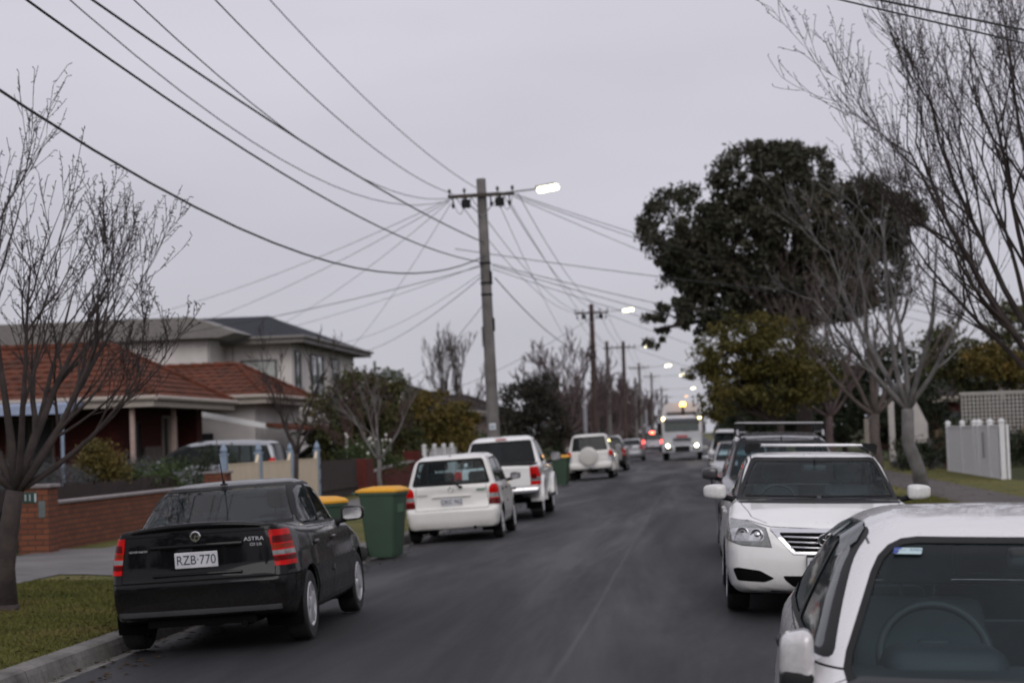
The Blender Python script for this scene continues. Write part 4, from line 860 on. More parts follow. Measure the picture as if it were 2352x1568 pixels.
# ------------------------------------------------------------------ the street
RX, RW = -1.30, 3.68                                                    # crown line and half width of the asphalt
def roadz(x): return .05-.0065*min(abs(x-RX), RW)**2
def asphalt():
    def b(t):
        s = NT(t); o = s.coord('Object'); lng = s.coord('Object', (1, .07, 1)); mid = s.coord('Object', (.75, .075, 1))
        fine = s.noise(o, 70, 4, .75); streak = s.noise(lng, 1.9, 6, .62, .3); patch = s.noise(mid, 1.0, 6, .6, .5); damp = s.noise(s.coord('Object', (.60, .055, 1)), 1.0, 5, .62, .6)
        c = s.ramp(patch, [(.32, (.0060, .0060, .0085)), (.50, (.0105, .0105, .0140)), (.72, (.022, .0215, .0265))])
        c = s.mix(s.ramp(streak, [(.48, 0.0), (.74, .6)]), c, (.040, .039, .044))
        c = s.mix(s.ramp(damp, [(.40, .40), (.60, 0.0)]), c, (.007, .007, .0085))
        c = s.mix(s.ramp(fine, [(.42, .0), (.72, .55)]), c, (.055, .055, .058)); c = s.mix(s.ramp(fine, [(.28, .6), (.42, .0)]), c, (.004, .004, .004))
        px = s.n('ShaderNodeSeparateXYZ'); s.l(o, px.inputs[0]); ad = s.n('ShaderNodeMath', operation='ADD'); ad.inputs[1].default_value = 1.05; s.l(px.outputs[0], ad.inputs[0])
        wob = s.n('ShaderNodeMath', operation='MULTIPLY_ADD'); s.l(s.noise(lng, 2.0, 3), wob.inputs[0]); wob.inputs[1].default_value = .16; s.l(ad.outputs[0], wob.inputs[2])
        ab = s.n('ShaderNodeMath', operation='ABSOLUTE'); s2 = s.n('ShaderNodeMath', operation='SUBTRACT'); s2.inputs[1].default_value = .08; s.l(wob.outputs[0], s2.inputs[0]); s.l(s2.outputs[0], ab.inputs[0])
        c = s.mix(s.ramp(ab.outputs[0], [(.0, .55), (.035, .0)]), c, (.060, .058, .062))      # lengthwise paving seam
        cr = s.n('ShaderNodeTexVoronoi', feature='DISTANCE_TO_EDGE'); cr.inputs['Scale'].default_value = .33; s.l(s.mix(.35, o, s.n('ShaderNodeTexNoise').outputs['Color']), cr.inputs['Vector'])
        ck = s.ramp(cr.outputs['Distance'], [(.0, .55), (.006, .0)]); c = s.mix(ck, c, (.012, .012, .013))
        r = s.ramp(damp, [(.38, .52), (.62, .80)])
        s.principled(c, r, 0, s.bump(fine, .5, .010), 0, .26)
    return node_mat('asphalt', b)
CONC = plain('kerb_concrete', (.17, .163, .158), .85, var=.3, scale=3, bump=.25)
def kerbmat():
    def b(t):
        s = NT(t); o = s.coord('Object'); p = s.n('ShaderNodeSeparateXYZ'); s.l(o, p.inputs[0]); f = s.n('ShaderNodeMath', operation='PINGPONG'); f.inputs[1].default_value = 1.2; s.l(p.outputs[1], f.inputs[0])
        c = s.ramp(s.noise(o, 2.2, 6, .65), [(.30, (.085, .080, .076)), (.55, (.165, .158, .15)), (.75, (.23, .22, .21))]); c = s.mix(s.ramp(s.noise(o, 26, 4, .7), [(.5, 0.0), (.75, .6)]), c, (.05, .05, .042))
        c = s.mix(s.ramp(f.outputs[0], [(.0, .85), (.012, 0.0)]), c, (.015, .015, .013))
        s.principled(c, .9, 0, s.bump(s.noise(o, 22, 4, .7), .4, .02), 0, .25)
    return node_mat('kerb_concrete_jointed', b)
PATHM = plain('path_concrete', (.11, .105, .105), .85, var=.3, scale=1.6, bump=.2)
PATHR = plain('brown_path', (.062, .051, .048), .9, var=.3, scale=1.2, bump=.3); DRIVE = plain('driveway_concrete', (.105, .10, .10), .8, var=.3, scale=1.1, bump=.2)
def turf(name, a, b_, c_, sc=1.0):
    def b(t):
        s = NT(t); o = s.coord('Object'); f = s.noise(o, .9*sc, 5, .6); g = s.noise(o, 30, 3, .7)
        c = s.ramp(f, [(.30, a), (.50, b_), (.72, c_)]); c = s.mix(s.ramp(g, [(.3, .0), (.75, .55)]), c, tuple(x*.45 for x in a))
        s.principled(c, .95, 0, s.bump(g, .8, .05), 0, .2)
    return node_mat(name, b)
TURF = turf('verge_turf', (.082, .090, .024), (.135, .132, .038), (.19, .150, .058)); LAWN = turf('yard_lawn', (.040, .050, .020), (.055, .065, .024), (.065, .055, .03), .6)
def strip(name, rows, mat, y0=-60, y1=900, smooth=False, ny=1):
    m = MB(); ys = [y0+(y1-y0)*k/ny for k in range(ny+1)]; n = len(rows)
    m.add([(x, y, z) for y in ys for x, z in rows], [(j*n+i, j*n+i+1, (j+1)*n+i+1, (j+1)*n+i) for j in range(ny) for i in range(n-1)])
    return tag(obj(name, m, [mat], None, smooth), kind='structure')
tag(obj('ground', MB().add([(-2500, -300, -.16), (2500, -300, -.16), (2500, 4000, -.16), (-2500, 4000, -.16)], [(0, 1, 2, 3)]), [LAWN]), kind='structure')
strip('road', [(RX+d, roadz(RX+d)) for d in np.linspace(-RW, RW, 15)], asphalt(), smooth=True)
LE, REd = RX-RW, RX+RW; EZ = roadz(LE)
for s_, E_, nm in ((-1, LE, 'left'), (1, REd, 'right')):
    strip('gutter', [(E_+s_*.002, EZ-.004), (E_+s_*.19, EZ-.03)], kerbmat())
    strip('kerb', [(E_+s_*.186, EZ-.05), (E_+s_*.215, EZ+.06), (E_+s_*.235, EZ+.105), (E_+s_*.27, EZ+.12), (E_+s_*.40, EZ+.128), (E_+s_*.41, EZ+.02)], kerbmat(), smooth=False)
VZ0 = EZ+.115
strip('verge', [(LE-.40, VZ0), (-6.6, .125), (-8.30, .165)], TURF, smooth=True, ny=1)
strip('footpath', [(-8.28, .176), (-9.60, .19)], PATHM)
strip('verge', [(-9.58, .184), (-10.34, .20)], TURF)
strip('front_yard', [(-10.3, .196), (-14, .24), (-70, .30)], LAWN)
strip('verge', [(REd+.40, VZ0), (4.0, .12), (5.05, .15)], TURF, smooth=True)
strip('footpath', [(5.04, .158), (6.55, .172)], PATHR)
strip('verge', [(6.54, .165), (8.3, .18)], TURF)
strip('front_yard', [(8.28, .178), (12, .2), (70, .28)], LAWN)
def slab(name, x0, x1, y0, y1, z0, z1, mat):
    m = MB(); n = 8; m.add([(x0+(x1-x0)*i/n, y, z0+(z1-z0)*i/n) for y in (y0, y1) for i in range(n+1)], [(i, i+1, n+2+i, n+1+i) for i in range(n)])
    return tag(obj(name, m, [mat]), kind='structure')
m = MB(); pts = [(-5.40, 22.9), (-6.4, 23.5), (-8.0, 24.2), (-10.3, 24.2), (-10.3, 30.0), (-8.0, 30.2), (-6.4, 30.9), (-5.40, 31.5)]
def vz(x): return np.interp(-x, [5.38, 6.6, 8.3, 9.6, 10.34], [VZ0, .125, .165, .19, .20])
m.add([(x, y, float(vz(x))+.012) for x, y in pts], [(0, 1, 6, 7), (1, 2, 5, 6), (2, 3, 4, 5)]); tag(obj('driveway', m, [DRIVE]), kind='structure')
slab('driveway', -5.40, -14.6, 52.5, 59.0, VZ0+.012, .262, DRIVE); slab('driveway', -5.40, -20, 72, 78, VZ0+.012, .28, DRIVE)
slab('driveway', 2.78, 20, 42.5, 51.5, VZ0+.012, .235, PATHR); slab('driveway', 2.78, 16, 90, 97, VZ0+.012, .22, PATHR)
# short winter grass on the near left verge, and by the right kerb
def grass(name, x0, x1, y0, y1, n, zf, mat, hh=.05, seed=1):
    rg = np.random.default_rng(seed); x = rg.uniform(x0, x1, n); y = rg.uniform(y0, y1, n); z = np.array([zf(a) for a in x])
    k = .5+np.abs(rg.normal(0, .45, n)); a = rg.uniform(0, 6.283, n); w = .006+.004*rg.random(n); h = hh*k; lx, ly = rg.normal(0, .5, n)*h, rg.normal(0, .5, n)*h
    P = np.stack([np.stack([x-np.cos(a)*w, y-np.sin(a)*w, z], 1), np.stack([x+np.cos(a)*w, y+np.sin(a)*w, z], 1), np.stack([x+lx, y+ly, z+h], 1)], 1).reshape(-1, 3)
    me = bpy.data.meshes.new(name); me.vertices.add(3*n); me.vertices.foreach_set('co', P.ravel()); me.loops.add(3*n); me.loops.foreach_set('vertex_index', np.arange(3*n)); me.polygons.add(n); me.polygons.foreach_set('loop_start', np.arange(n)*3); me.update(calc_edges=True)
    return tag(link_mesh(name, me, None, [mat]), 'short olive winter grass growing on the nature strip', 'grass', kind='stuff')
BLADE = turf('grass_blades', (.085, .096, .024), (.14, .142, .040), (.20, .160, .062))
g = grass('grass', -8.25, -5.37, 11.5, 23.2, 60000, lambda x: vz(x)-.004, BLADE, .038)
g2 = grass('grass', 2.80, 5.0, 34, 42.4, 9000, lambda x: .10, BLADE, .13, 5); g2['label'] = 'longer green grass tufts beside the bare grey street tree'
# two small reinstatement patches on the asphalt
for (x, y, w, l) in ((-.9, 64, .9, 2.2), (1.1, 58.5, .5, 1.4)):
    m = MB().add([(x, y, roadz(x)+.004), (x+w, y, roadz(x+w)+.004), (x+w, y+l, roadz(x+w)+.004), (x, y+l, roadz(x)+.004)], [(0, 1, 2, 3)]); tag(obj('road_patch', m, [plain('patch_asphalt', (.03, .03, .03), .8, var=.3)]), kind='structure')
def litter(name, label, n, xs, ys, zf, mat, seed):
    rg = np.random.default_rng(seed); x = xs[0]+(xs[1]-xs[0])*rg.random(n)**1.6; y = rg.uniform(ys[0], ys[1], n); a = rg.uniform(0, 6.28, n); r = rg.uniform(.018, .045, n); V = []
    for k in range(n):
        z = zf(x[k])+.008; c, q = math.cos(a[k])*r[k], math.sin(a[k])*r[k]; V += [(x[k]-c, y[k]-q, z), (x[k]+q*.5, y[k]-c*.5, z+rg.uniform(0, .012)), (x[k]+c, y[k]+q, z), (x[k]-q*.5, y[k]+c*.5, z+rg.uniform(0, .012))]
    m = MB().add(V, [(4*k, 4*k+1, 4*k+2, 4*k+3) for k in range(n)]); return tag(obj(name, m, [mat], fix=False), label, 'leaves', kind='stuff')
LEAFL = turf('leaf_litter', (.035, .022, .010), (.07, .040, .016), (.10, .065, .025), 6)
litter('fallen_leaves', 'brown fallen leaves along the left gutter', 1500, (LE-.20, LE+.5), (11, 60), lambda x: (EZ-.03 if x < LE else roadz(x)), LEAFL, 3)
litter('fallen_leaves', 'brown fallen leaves scattered over the left verge', 700, (LE-.4, -8.2), (11, 24), lambda x: float(vz(x))+.012, LEAFL, 4)
litter('fallen_leaves', 'brown fallen leaves on the right verge and path', 900, (2.8, 8.2), (36, 66), lambda x: .17, LEAFL, 6)
# ------------------------------------------------------------------ walls, fences and houses
def brick(name, a, b_, mortar, sc=1.0, rough=.9, bw=.24, bh=.086):
    def b(t):
        s = NT(t); v = s.wallcoord(); x = s.n('ShaderNodeTexBrick'); s.l(v, x.inputs['Vector'])
        x.inputs['Scale'].default_value = 1.0; x.inputs['Brick Width'].default_value = bw; x.inputs['Row Height'].default_value = bh; x.inputs['Mortar Size'].default_value = .010; x.inputs['Mortar Smooth'].default_value = .3; x.inputs['Bias'].default_value = -.1
        x.inputs['Color1'].default_value = (*a, 1); x.inputs['Color2'].default_value = (*b_, 1); x.inputs['Mortar'].default_value = (*mortar, 1)
        f = s.noise(v, 1.3, 5, .6); c = s.mix(s.ramp(f, [(.35, 0.0), (.8, .5)]), x.outputs['Color'], tuple(.45*q for q in a))
        n = s.n('ShaderNodeMath', operation='SUBTRACT'); n.inputs[0].default_value = 1; s.l(x.outputs['Fac'], n.inputs[1])
        s.principled(c, rough, 0, s.bump(n.outputs[0], .7, .012), 0, .25)
    return node_mat(name, b)
BRICK = brick('orange_brick', (.20, .072, .038), (.135, .048, .030), (.055, .044, .038)); REDB = brick('red_brick', (.13, .022, .016), (.09, .017, .013), (.04, .03, .027)); DKB = brick('house_brick', (.075, .013, .010), (.05, .010, .008), (.03, .02, .018))
ORB = brick('tan_brick', (.20, .085, .045), (.16, .07, .04), (.1, .075, .055)); CAPM = plain('coping', (.20, .175, .175), .7, var=.3, bump=.2); CREAM = plain('cream_render', (.58, .49, .36), .85, var=.06, scale=2); BLUEP = plain('blue_grey_paint', (.20, .26, .34), .6)
DARKW = plain('dark_timber', (.028, .017, .015), .85, var=.4, scale=4); WHT = plain('white_vinyl', (.64, .64, .645), .5, var=.05); FASC = plain('cream_fascia', (.33, .29, .255), .7, var=.1); BLK = plain('dark_void', (.010, .010, .011), .6)
CURT = plain('curtain', (.30, .25, .21), .9, var=.3, scale=10); REND = plain('pale_render', (.60, .565, .55), .85, var=.10, scale=1.5); WFR = plain('dark_frame', (.03, .032, .035), .5); PANE = plain('window_pane', (.06, .065, .07), .06, var=.5, scale=1.5, coat=.6); PALEP = plain('pale_blind', (.40, .42, .40), .25, var=.06, coat=.5)
# --- front brick wall with piers, number plate and letter slot
w = thing('brick_wall', 'long low orange brick front wall with a stone coping and a house number on its pier', 'wall', (-10.3, 29, .15))
m = MB().box(-.11, .11, .45, 11.3, 0, .78); obj('wall', m, [BRICK], w)
m = MB().box(-.15, .15, .452, 11.298, .782, .83, bev=.012); obj('coping', m, [CAPM], w)
p = obj('pier', MB().box(-.24, .24, -.03, .449, 0, 1.06), [BRICK], w); obj('pier_cap', MB().box(-.28, .28, -.06, .48, 1.062, 1.115, bev=.01), [CAPM], p)
p2 = obj('pier', MB().box(-.24, .24, 11.301, 11.75, 0, 1.04), [BRICK], w); obj('pier_cap', MB().box(-.28, .28, 11.27, 11.78, 1.042, 1.09, bev=.01), [CAPM], p2)
sg = obj('number_sign', MB().box(-.16, .07, -.045, -.032, .83, 1.0, bev=.006), [plain('green_enamel', (.012, .045, .035), .4)], p)
text('sign_lettering', '11', .14, PLATE, sg, (-.075, -.048, .913), (R(90), 0, 0), .002); m = MB().box(.035, .06, -.0475, -.0455, .85, .98); obj('sign_bar', m, [PLATE], sg)
obj('letter_slot', MB().box(.09, .20, -.045, -.032, .60, .86, bev=.008), [plain('letterbox_grey', (.10, .12, .12), .5)], p)
# --- timber paling screen behind the wall
f = thing('paling_fence', 'dark timber paling fence behind the orange brick wall', 'fence', (-11.15, 29.5, .2)); m = MB(); y = 0; rnd = random.Random(4)
while y < 11.0: h = .98+rnd.uniform(-.04, .04); m.box(-.012, .012, y, y+.095, 0, h); y += .108
obj('palings', m, [DARKW], f); obj('rail', MB().box(.013, .05, 0, 11, .62, .70), [DARKW], f)
# --- cream panel fence with blue posts
f = thing('panel_fence', 'cream scalloped panel fence with pointed blue-grey posts', 'fence', (-10.3, 41.1, .15)); ys = [0, 3.35, 6.9, 10.3]
for k, y in enumerate(ys):
    m = MB().box(-.075, .075, y-.075, y+.075, 0, 1.42); po = obj('post', m, [BLUEP], f)
    m = MB(); m.box(-.095, .095, y-.095, y+.095, 1.422, 1.465); m.lathe([(.055, 1.465), (.085, 1.53), (.06, 1.60), (.02, 1.66), (0, 1.73)], 'z', (0, y, 0), 12); obj('finial', m, [BLUEP], po)
for a, b_ in zip(ys[:-1], ys[1:]):
    pr = [(a+.078, 0)]; n = 20
    pr.append((b_-.078, 0))
    for k in range(n, -1, -1):
        u = k/n; y = a+.078+(b_-a-.156)*u; q = min(u, 1-u); pr.append((y, 1.2+.22*max(0, 1-q/.09)**1.6))
    obj('panel', MB().prism(pr, -.03, .03, 'x'), [CREAM], f); obj('panel_cap', MB().box(-.04, .04, a+.40, b_-.40, 1.203, 1.23), [CREAM], f)
m = MB()
for z in (.55, .95, 1.25): m.box(.076, .09, 10.27, 10.33, z, z+.09)
obj('latch', m, [TRIM], f)
g = thing('timber_gate', 'dark brown timber gate between the cream fence and the red brick pier', 'gate', (-10.3, 51.5, .15)); m = MB()
for k in range(19): m.box(-.02, .02, .05+k*.305, .34+k*.305, .05, 1.12+.02*(k % 2))
obj('boards', m, [DARKW], g); obj('rail', MB().box(.021, .06, .1, 5.8, .3, .40), [DARKW], g)
w = thing('brick_wall', 'dark red brick front wall with a grey coping and a taller pier', 'wall', (-10.3, 57.6, .15))
p = obj('pier', MB().box(-.28, .28, 0, 1.3, 0, 1.12), [REDB], w)
m = MB().prism([(1.301, 0), (11.0, 0), (11.0, .86), (4, .72), (1.301, .62)], -.11, .11, 'x'); obj('wall', m, [REDB], w); m = MB().prism([(1.31, .622), (4, .722), (11.0, .862), (11.0, .91), (4, .77), (1.31, .67)], -.15, .15, 'x'); obj('coping', m, [CAPM], w)
obj('pier', MB().box(-.28, .28, 11.001, 11.7, 0, 1.25), [REDB], w)
# --- white picket fence left
def white_fence(label, x, y0, ys, h, group=None, cap='ball', solid=True):
    f = thing('white_fence', label, 'fence', (x, y0, .15), 0, group)
    for y in ys:
        po = obj('post', MB().box(-.07, .07, y-.07, y+.07, 0, h+.06), [WHT], f)
        m = MB().box(-.10, .10, y-.10, y+.10, h+.062, h+.09, bev=.008); m.lathe([(.085, h+.09), (.08, h+.12), (.03, h+.15), (0, h+.155)], 'z', (0, y, 0), 10); obj('post_cap', m, [WHT], po)
    for a, b_ in zip(ys[:-1], ys[1:]):
        m = MB(); k = a+.08
        while k < b_-.09: m.box(-.018, .018, k, min(k+.145, b_-.072), .06, h-.075); k += .15
        pn = obj('panel', m, [WHT], f); obj('rail', MB().box(-.035, .035, a+.072, b_-.072, h-.073, h-.01), [WHT], pn); obj('rail', MB().box(-.035, .035, a+.072, b_-.072, .0, .058), [WHT], pn)
    return f
white_fence('white picket fence on the left behind the utility truck', -10.3, 72.0, [0, 2.8, 5.6, 8.2, 11.2, 14], 1.32)
wf = white_fence('white board fence with capped posts beside the right-hand footpath', 8.12, 52.4, [0, 2.0, 4.1, 5.0, 7.6, 11.0], 1.50)
obj('latch', MB().box(-.09, -.075, 2.9, 3.0, .55, 1.30), [TRIM], wf)
m = MB().box(.10, .17, -.10, -.02, 0, 1.5); obj('return_panel', m, [WHT], wf); obj('corner_trim', MB().box(-.085, -.072, -.03, .02, .1, 1.42), [plain('blue_trim', (.06, .08, .14), .6)], wf)
m = MB().box(-.12, .12, 0, 9, 0, 1.62); w = obj('tan_wall', m, [ORB]); tag(w, 'tan brick front wall far down the left side', 'wall'); w.location = (-10.2, 112, .15)
# --- tiled hip roofs built course by course
def tiles(name, col, dark):
    def b(t):
        s = NT(t); o = s.coord('Object'); v = s.n('ShaderNodeTexVoronoi'); v.inputs['Scale'].default_value = 3.6; s.l(o, v.inputs['Vector'])
        f = s.noise(o, 1.2, 5, .65); c = s.mix(s.ramp(f, [(.32, 0.0), (.72, .9)]), col, dark)
        h = s.n('ShaderNodeSeparateColor'); s.l(v.outputs['Color'], h.inputs[0]); c = s.mix(s.ramp(h.outputs[0], [(.2, .0), (.9, .55)]), c, tuple(min(1, q*1.45) for q in col))
        c = s.mix(s.ramp(s.noise(o, 7, 4, .7), [(.5, 0.0), (.8, .75)]), c, (.026, .022, .018))
        s.principled(c, .85, 0, s.bump(s.noise(s.coord('Object', (6, 6, 1)), 3, 2), .4, .03), 0, .2)
    return node_mat(name, b)
TILE = tiles('terracotta_tiles', (.110, .033, .017), (.040, .019, .013)); TILE2 = tiles('brown_tiles', (.030, .022, .021), (.02, .015, .015)); METAL = plain('dark_metal_roof', (.026, .028, .036), .8, 0, var=.1, spec=.1)
def roof_face(mb, a, b_, c, d, n, lift=.045, wave=True):
    """a,b eave corners; d,c ridge corners (d above a). n courses stepped like tiles"""
    a, b_, c, d = map(Vector, (a, b_, c, d)); nn = (b_-a).cross(d-a).normalized(); nn = nn if nn.z > 0 else -nn
    for k in range(n):
        u0, u1 = k/n, min(1, (k+1.12)/n); A, B = a.lerp(d, u0), b_.lerp(c, u0); C, D = b_.lerp(c, u1), a.lerp(d, u1)
        W_ = max(1, int((B-A).length/.33)) if wave else 1; vs = []; fs = []
        for j in range(2*W_+1):
            t = j/(2*W_); w = (.022 if j % 2 else 0)
            P, Q = A.lerp(B, t)+nn*(lift+w), D.lerp(C, t)+nn*(.004+w); S_ = A.lerp(B, t)-nn*.01
            vs += [S_, P, Q]
        for j in range(2*W_): o = 3*j; fs += [(o, o+3, o+4, o+1), (o+1, o+4, o+5, o+2)]
        mb.add(vs, fs)
def caps(mb, p, q, r=.10, step=.38):
    p, q = Vector(p), Vector(q); n = max(1, int((q-p).length/step))
    for k in range(n):
        a, b_ = p.lerp(q, k/n), p.lerp(q, min(1, (k+1.08)/n)); mb.tube([a+Vector((0, 0, .05)), b_+Vector((0, 0, .035))], [r*1.12, r*.86], 8)
def hip_roof(parent, x0, x1, y0, y1, ze, px0, px1, py, zr, mat, n=9, fascia=True, wave=True, fm=None, gm=None):
    """eaves x0..x1 (x1 = street side), ridge from px0 to px1 along x at y=py"""
    m = MB(); E = [(x0, y0, ze), (x1, y0, ze), (x1, y1, ze), (x0, y1, ze)]; r0, r1 = (px0, py, zr), (px1, py, zr)
    roof_face(m, E[0], E[1], r1, r0, n, wave=wave); roof_face(m, E[1], E[2], r1, r1, n, wave=wave); roof_face(m, E[2], E[3], r0, r1, n, wave=wave); roof_face(m, E[3], E[0], r0, r0, n, wave=wave)
    o = obj('roof', m, [mat], parent, fix=False); m = MB()
    if wave:
        for p, q in ((E[0], r0), (E[1], r1), (E[2], r1), (E[3], r0), (r0, r1)): caps(m, p, q)
        obj('ridge_caps', m, [mat], o)
    if fascia:
        m = MB(); m.box(x0-.02, x1+.02, y0-.05, y0-.01, ze-.24, ze+.02); m.box(x0-.02, x1+.02, y1+.01, y1+.05, ze-.24, ze+.02); m.box(x1+.021, x1+.06, y0-.05, y1+.05, ze-.24, ze+.02); m.box(x0-.06, x0-.021, y0-.05, y1+.05, ze-.24, ze+.02)
        f = obj('fascia', m, [fm or FASC], o); m = MB().box(x0+.01, x1-.01, y0+.01, y1-.01, ze-.20, ze-.16); obj('soffit', m, [plain('soffit', (.09, .08, .075), .9)], o)
        m = MB(); m.tube([(x1+.12, y0-.1, ze-.02), (x1+.12, y1+.1, ze-.02)], .065, 8); m.tube([(x0, y0-.11, ze-.02), (x1+.12, y0-.11, ze-.02)], .065, 8); obj('gutter', m, [gm or fm or FASC], o)
    return o
def window(parent, x, y, z, w, h, face='x', fr=WFR, pane=PANE, mull=1, curtain=None, t=.06):
    """face 'x': looks towards +x at plane x; 'y': looks towards -y at plane y"""
    def B(m, a0, a1, z0, z1, d0, d1): return m.box(x+d0, x+d1, y+a0, y+a1, z+z0, z+z1) if face == 'x' else m.box(x+a0, x+a1, y-d1, y-d0, z+z0, z+z1)
    m = MB(); B(m, -w/2, w/2, 0, t, .01, .07); B(m, -w/2, w/2, h-t, h, .01, .07); B(m, -w/2, -w/2+t, t+.001, h-t-.001, .01, .07); B(m, w/2-t, w/2, t+.001, h-t-.001, .01, .07)
    for k in range(1, mull): a = -w/2+w*k/mull; B(m, a-t*.4, a+t*.4, t+.001, h-t-.001, .01, .066)
    f = obj('window', m, [fr], parent); m = MB(); B(m, -w/2+t, w/2-t, t, h-t, .012, .03); obj('pane', m, [pane], f)
    if curtain:
        m = MB(); B(m, -w*.12, w*.28, t, h-t, .031, .036); obj('curtain', m, [curtain], f)
    m = MB(); B(m, -w/2-.06, w/2+.06, -.07, -.004, .01, .12); obj('sill', m, [fr], f)
    return f
def wallbox(name, parent, x0, x1, y0, y1, z0, z1, mat, th=.14):
    m = MB(); m.box(x0, x1, y0, y0+th, z0, z1); m.box(x0, x1, y1-th, y1, z0, z1); m.box(x1-th, x1, y0+th+.001, y1-th-.001, z0, z1); m.box(x0, x0+th, y0+th+.001, y1-th-.001, z0, z1); return obj(name, m, [mat], parent)
# --- house 1: red brick bungalow under terracotta tiles
h = thing('brick_house', 'red brick bungalow with a terracotta tiled hip roof and a shaded front porch', 'house', (0, 0, 1.72-1.52*1.22)); h.scale = (1.22, 1.22, 1.22)
wallbox('wall', h, -26, -14.9, 48.6, 54.6, 0, 2.72, DKB)
obj('wall', MB().box(-14.88, -14.3, 54.0, 54.62, 0, 2.68), [DKB], h)
hip_roof(h, -27.0, -13.55, 46.9, 55.2, 2.88, -23.5, -15.9, 51.05, 4.42, TILE, 10)
rf = MB(); E = None
hip_roof(h, -40, -19.3, 51.0, 66.0, 3.0, -34, -24, 58.5, 5.25, TILE, 10)
for x, y in ((-14.15, 47.2), (-13.95, 50.3)): obj('porch_post', MB().box(x-.055, x+.055, y-.055, y+.055, 0, 2.66), [plain('pale_post', (.34, .25, .22), .7)], h)
obj('porch_slab', MB().box(-17, -13.8, 47.0, 54.5, 0, .14), [CONC], h); obj('porch_screen', MB().box(-14.85, -14.80, 50.5, 52.2, .2, 1.65), [plain('porch_panel', (.10, .08, .07), .8)], h)
window(h, -14.9, 53.15, .75, 1.5, 1.75, 'x', FASC, BLK, 2, CURT); window(h, -17.3, 48.6, .5, 1.3, 2.0, 'y', plain('brown_frame', (.12, .09, .08), .7), BLK, 2); window(h, -14.9, 49.8, .3, .95, 2.05, 'x', DARKW, BLK, 1)
window(h, -20.6, 48.6, .9, 2.2, 1.3, 'y', FASC, BLK, 2)
a = obj('awning', MB().prism([(46.0, 2.62), (48.58, 2.98), (48.58, 3.04), (46.0, 2.74)], -21.5, -15.3, 'x'), [plain('blue_awning', (.22, .27, .38), .6)], h); obj('awning_valance', MB().box(-21.5, -15.3, 45.96, 45.99, 2.52, 2.745), [plain('blue_valance', (.25, .30, .42), .6)], a)
for x in (-15.6, -18.1, -21.2): obj('awning_post', MB().tube([(x, 46.1, 0), (x, 46.1, 2.6)], .045, 8), [BLUEP], h)
g = thing('garage', 'small cream garage with a dark open doorway at the end of the driveway', 'garage', (0, 0, 1.72-1.5*1.16)); g.scale = (1.16, 1.16, 1.16)
wallbox('wall', g, -22, -13.9, 59.6, 66.5, 0, 2.9, REND); hip_roof(g, -23, -13.4, 58.9, 67.0, 3.12, -20, -15.2, 62.9, 4.25, TILE, 8)
obj('doorway', MB().box(-17.0, -15.25, 59.56, 59.595, 0, 2.0), [BLK], g); obj('white_panel', MB().box(-16.95, -16.3, 59.52, 59.555, .6, 1.5), [REND], g)
m = MB(); m.prism([(-13.35, 2.15), (-12.4, 2.0), (-12.4, 2.1), (-13.35, 2.26)], 58.7, 66.8, 'y'); obj('lean_to_roof', m, [TILE], g); obj('barge_board', MB().prism([(-15.6, 2.55), (-12.9, 1.98), (-12.9, 2.14), (-15.6, 2.72)], 58.84, 58.88, 'y'), [WHT], g)
# --- house 2: two-storey rendered house
h = thing('rendered_house', 'two-storey pale rendered house with a dark hipped metal roof', 'house', (0, 0, 1.72-1.47*1.2)); h.scale = (1.2, 1.2, 1.2)
wallbox('wall', h, -30, -16.2, 76.2, 90.4, 0, 5.85, REND); hip_roof(h, -31, -15.55, 75.3, 91.2, 5.85, -27, -18.7, 83.2, 7.25, METAL, 1, wave=False, fm=plain('grey_fascia', (.16, .15, .14), .6))
wallbox('wall', h, -34, -18.9, 73.4, 76.18, 0, 5.75, REND)
b_ = obj('box_roof', MB().prism([(-34.6, 5.78), (-18.3, 5.78), (-17.6, 5.95), (-19.4, 6.62), (-34.6, 6.62)], 72.7, 76.4, 'y'), [plain('grey_fascia', (.16, .15, .14), .6)], h)
for x in (-21.5, -24.5, -27.5, -30.5): obj('panel_joint', MB().box(x-.015, x+.015, 73.375, 73.398, 0, 5.7), [plain('joint_grey', (.22, .21, .2), .8)], h)
for x in (-17.4, -18.6): obj('panel_joint', MB().box(x-.015, x+.015, 76.175, 76.198, 2.6, 5.7), [plain('joint_grey', (.22, .21, .2), .8)], h)
window(h, -17.55, 76.2, 3.45, 1.5, 1.55, 'y', WFR, PALEP, 1); window(h, -19.15, 76.2-2.8, 3.9, .22, .8, 'y', WFR, PANE); window(h, -22.0, 73.4, 3.9, .9, .6, 'y', WFR, PALEP)
for y, w_ in ((77.3, 1.0), (81.3, 2.6), (85.6, 1.4)): window(h, -16.2, y, 3.45, w_, 1.9, 'x', WFR, PANE, 2 if w_ > 1.2 else 1)
obj('downpipe', MB().tube([(-18.85, 73.3, 0), (-18.85, 73.3, 5.7)], .05, 8), [plain('pipe_grey', (.3, .29, .28), .6)], h)
m = MB(); m.box(-16.1, -13.6, 88.2, 88.45, 4.35, 4.75); m.box(-13.75, -13.5, 84, 88.19, 4.35, 4.75); obj('balcony_beam', m, [plain('balcony_green', (.16, .19, .18), .6)], h); obj('balcony_post', MB().box(-14.9, -14.78, 88.25, 88.37, 4.76, 5.3), [plain('balcony_green', (.16, .19, .18), .6)], h); obj('balcony_column', MB().box(-13.74, -13.54, 88.22, 88.42, 0, 4.34), [REND], h)
obj('antenna', MB().tube([(-24.5, 76, 6.6), (-24.5, 76, 7.7)], .02, 5).tube([(-25.2, 76, 7.65), (-23.9, 76, 7.72)], .012, 4), [TRIM], h)
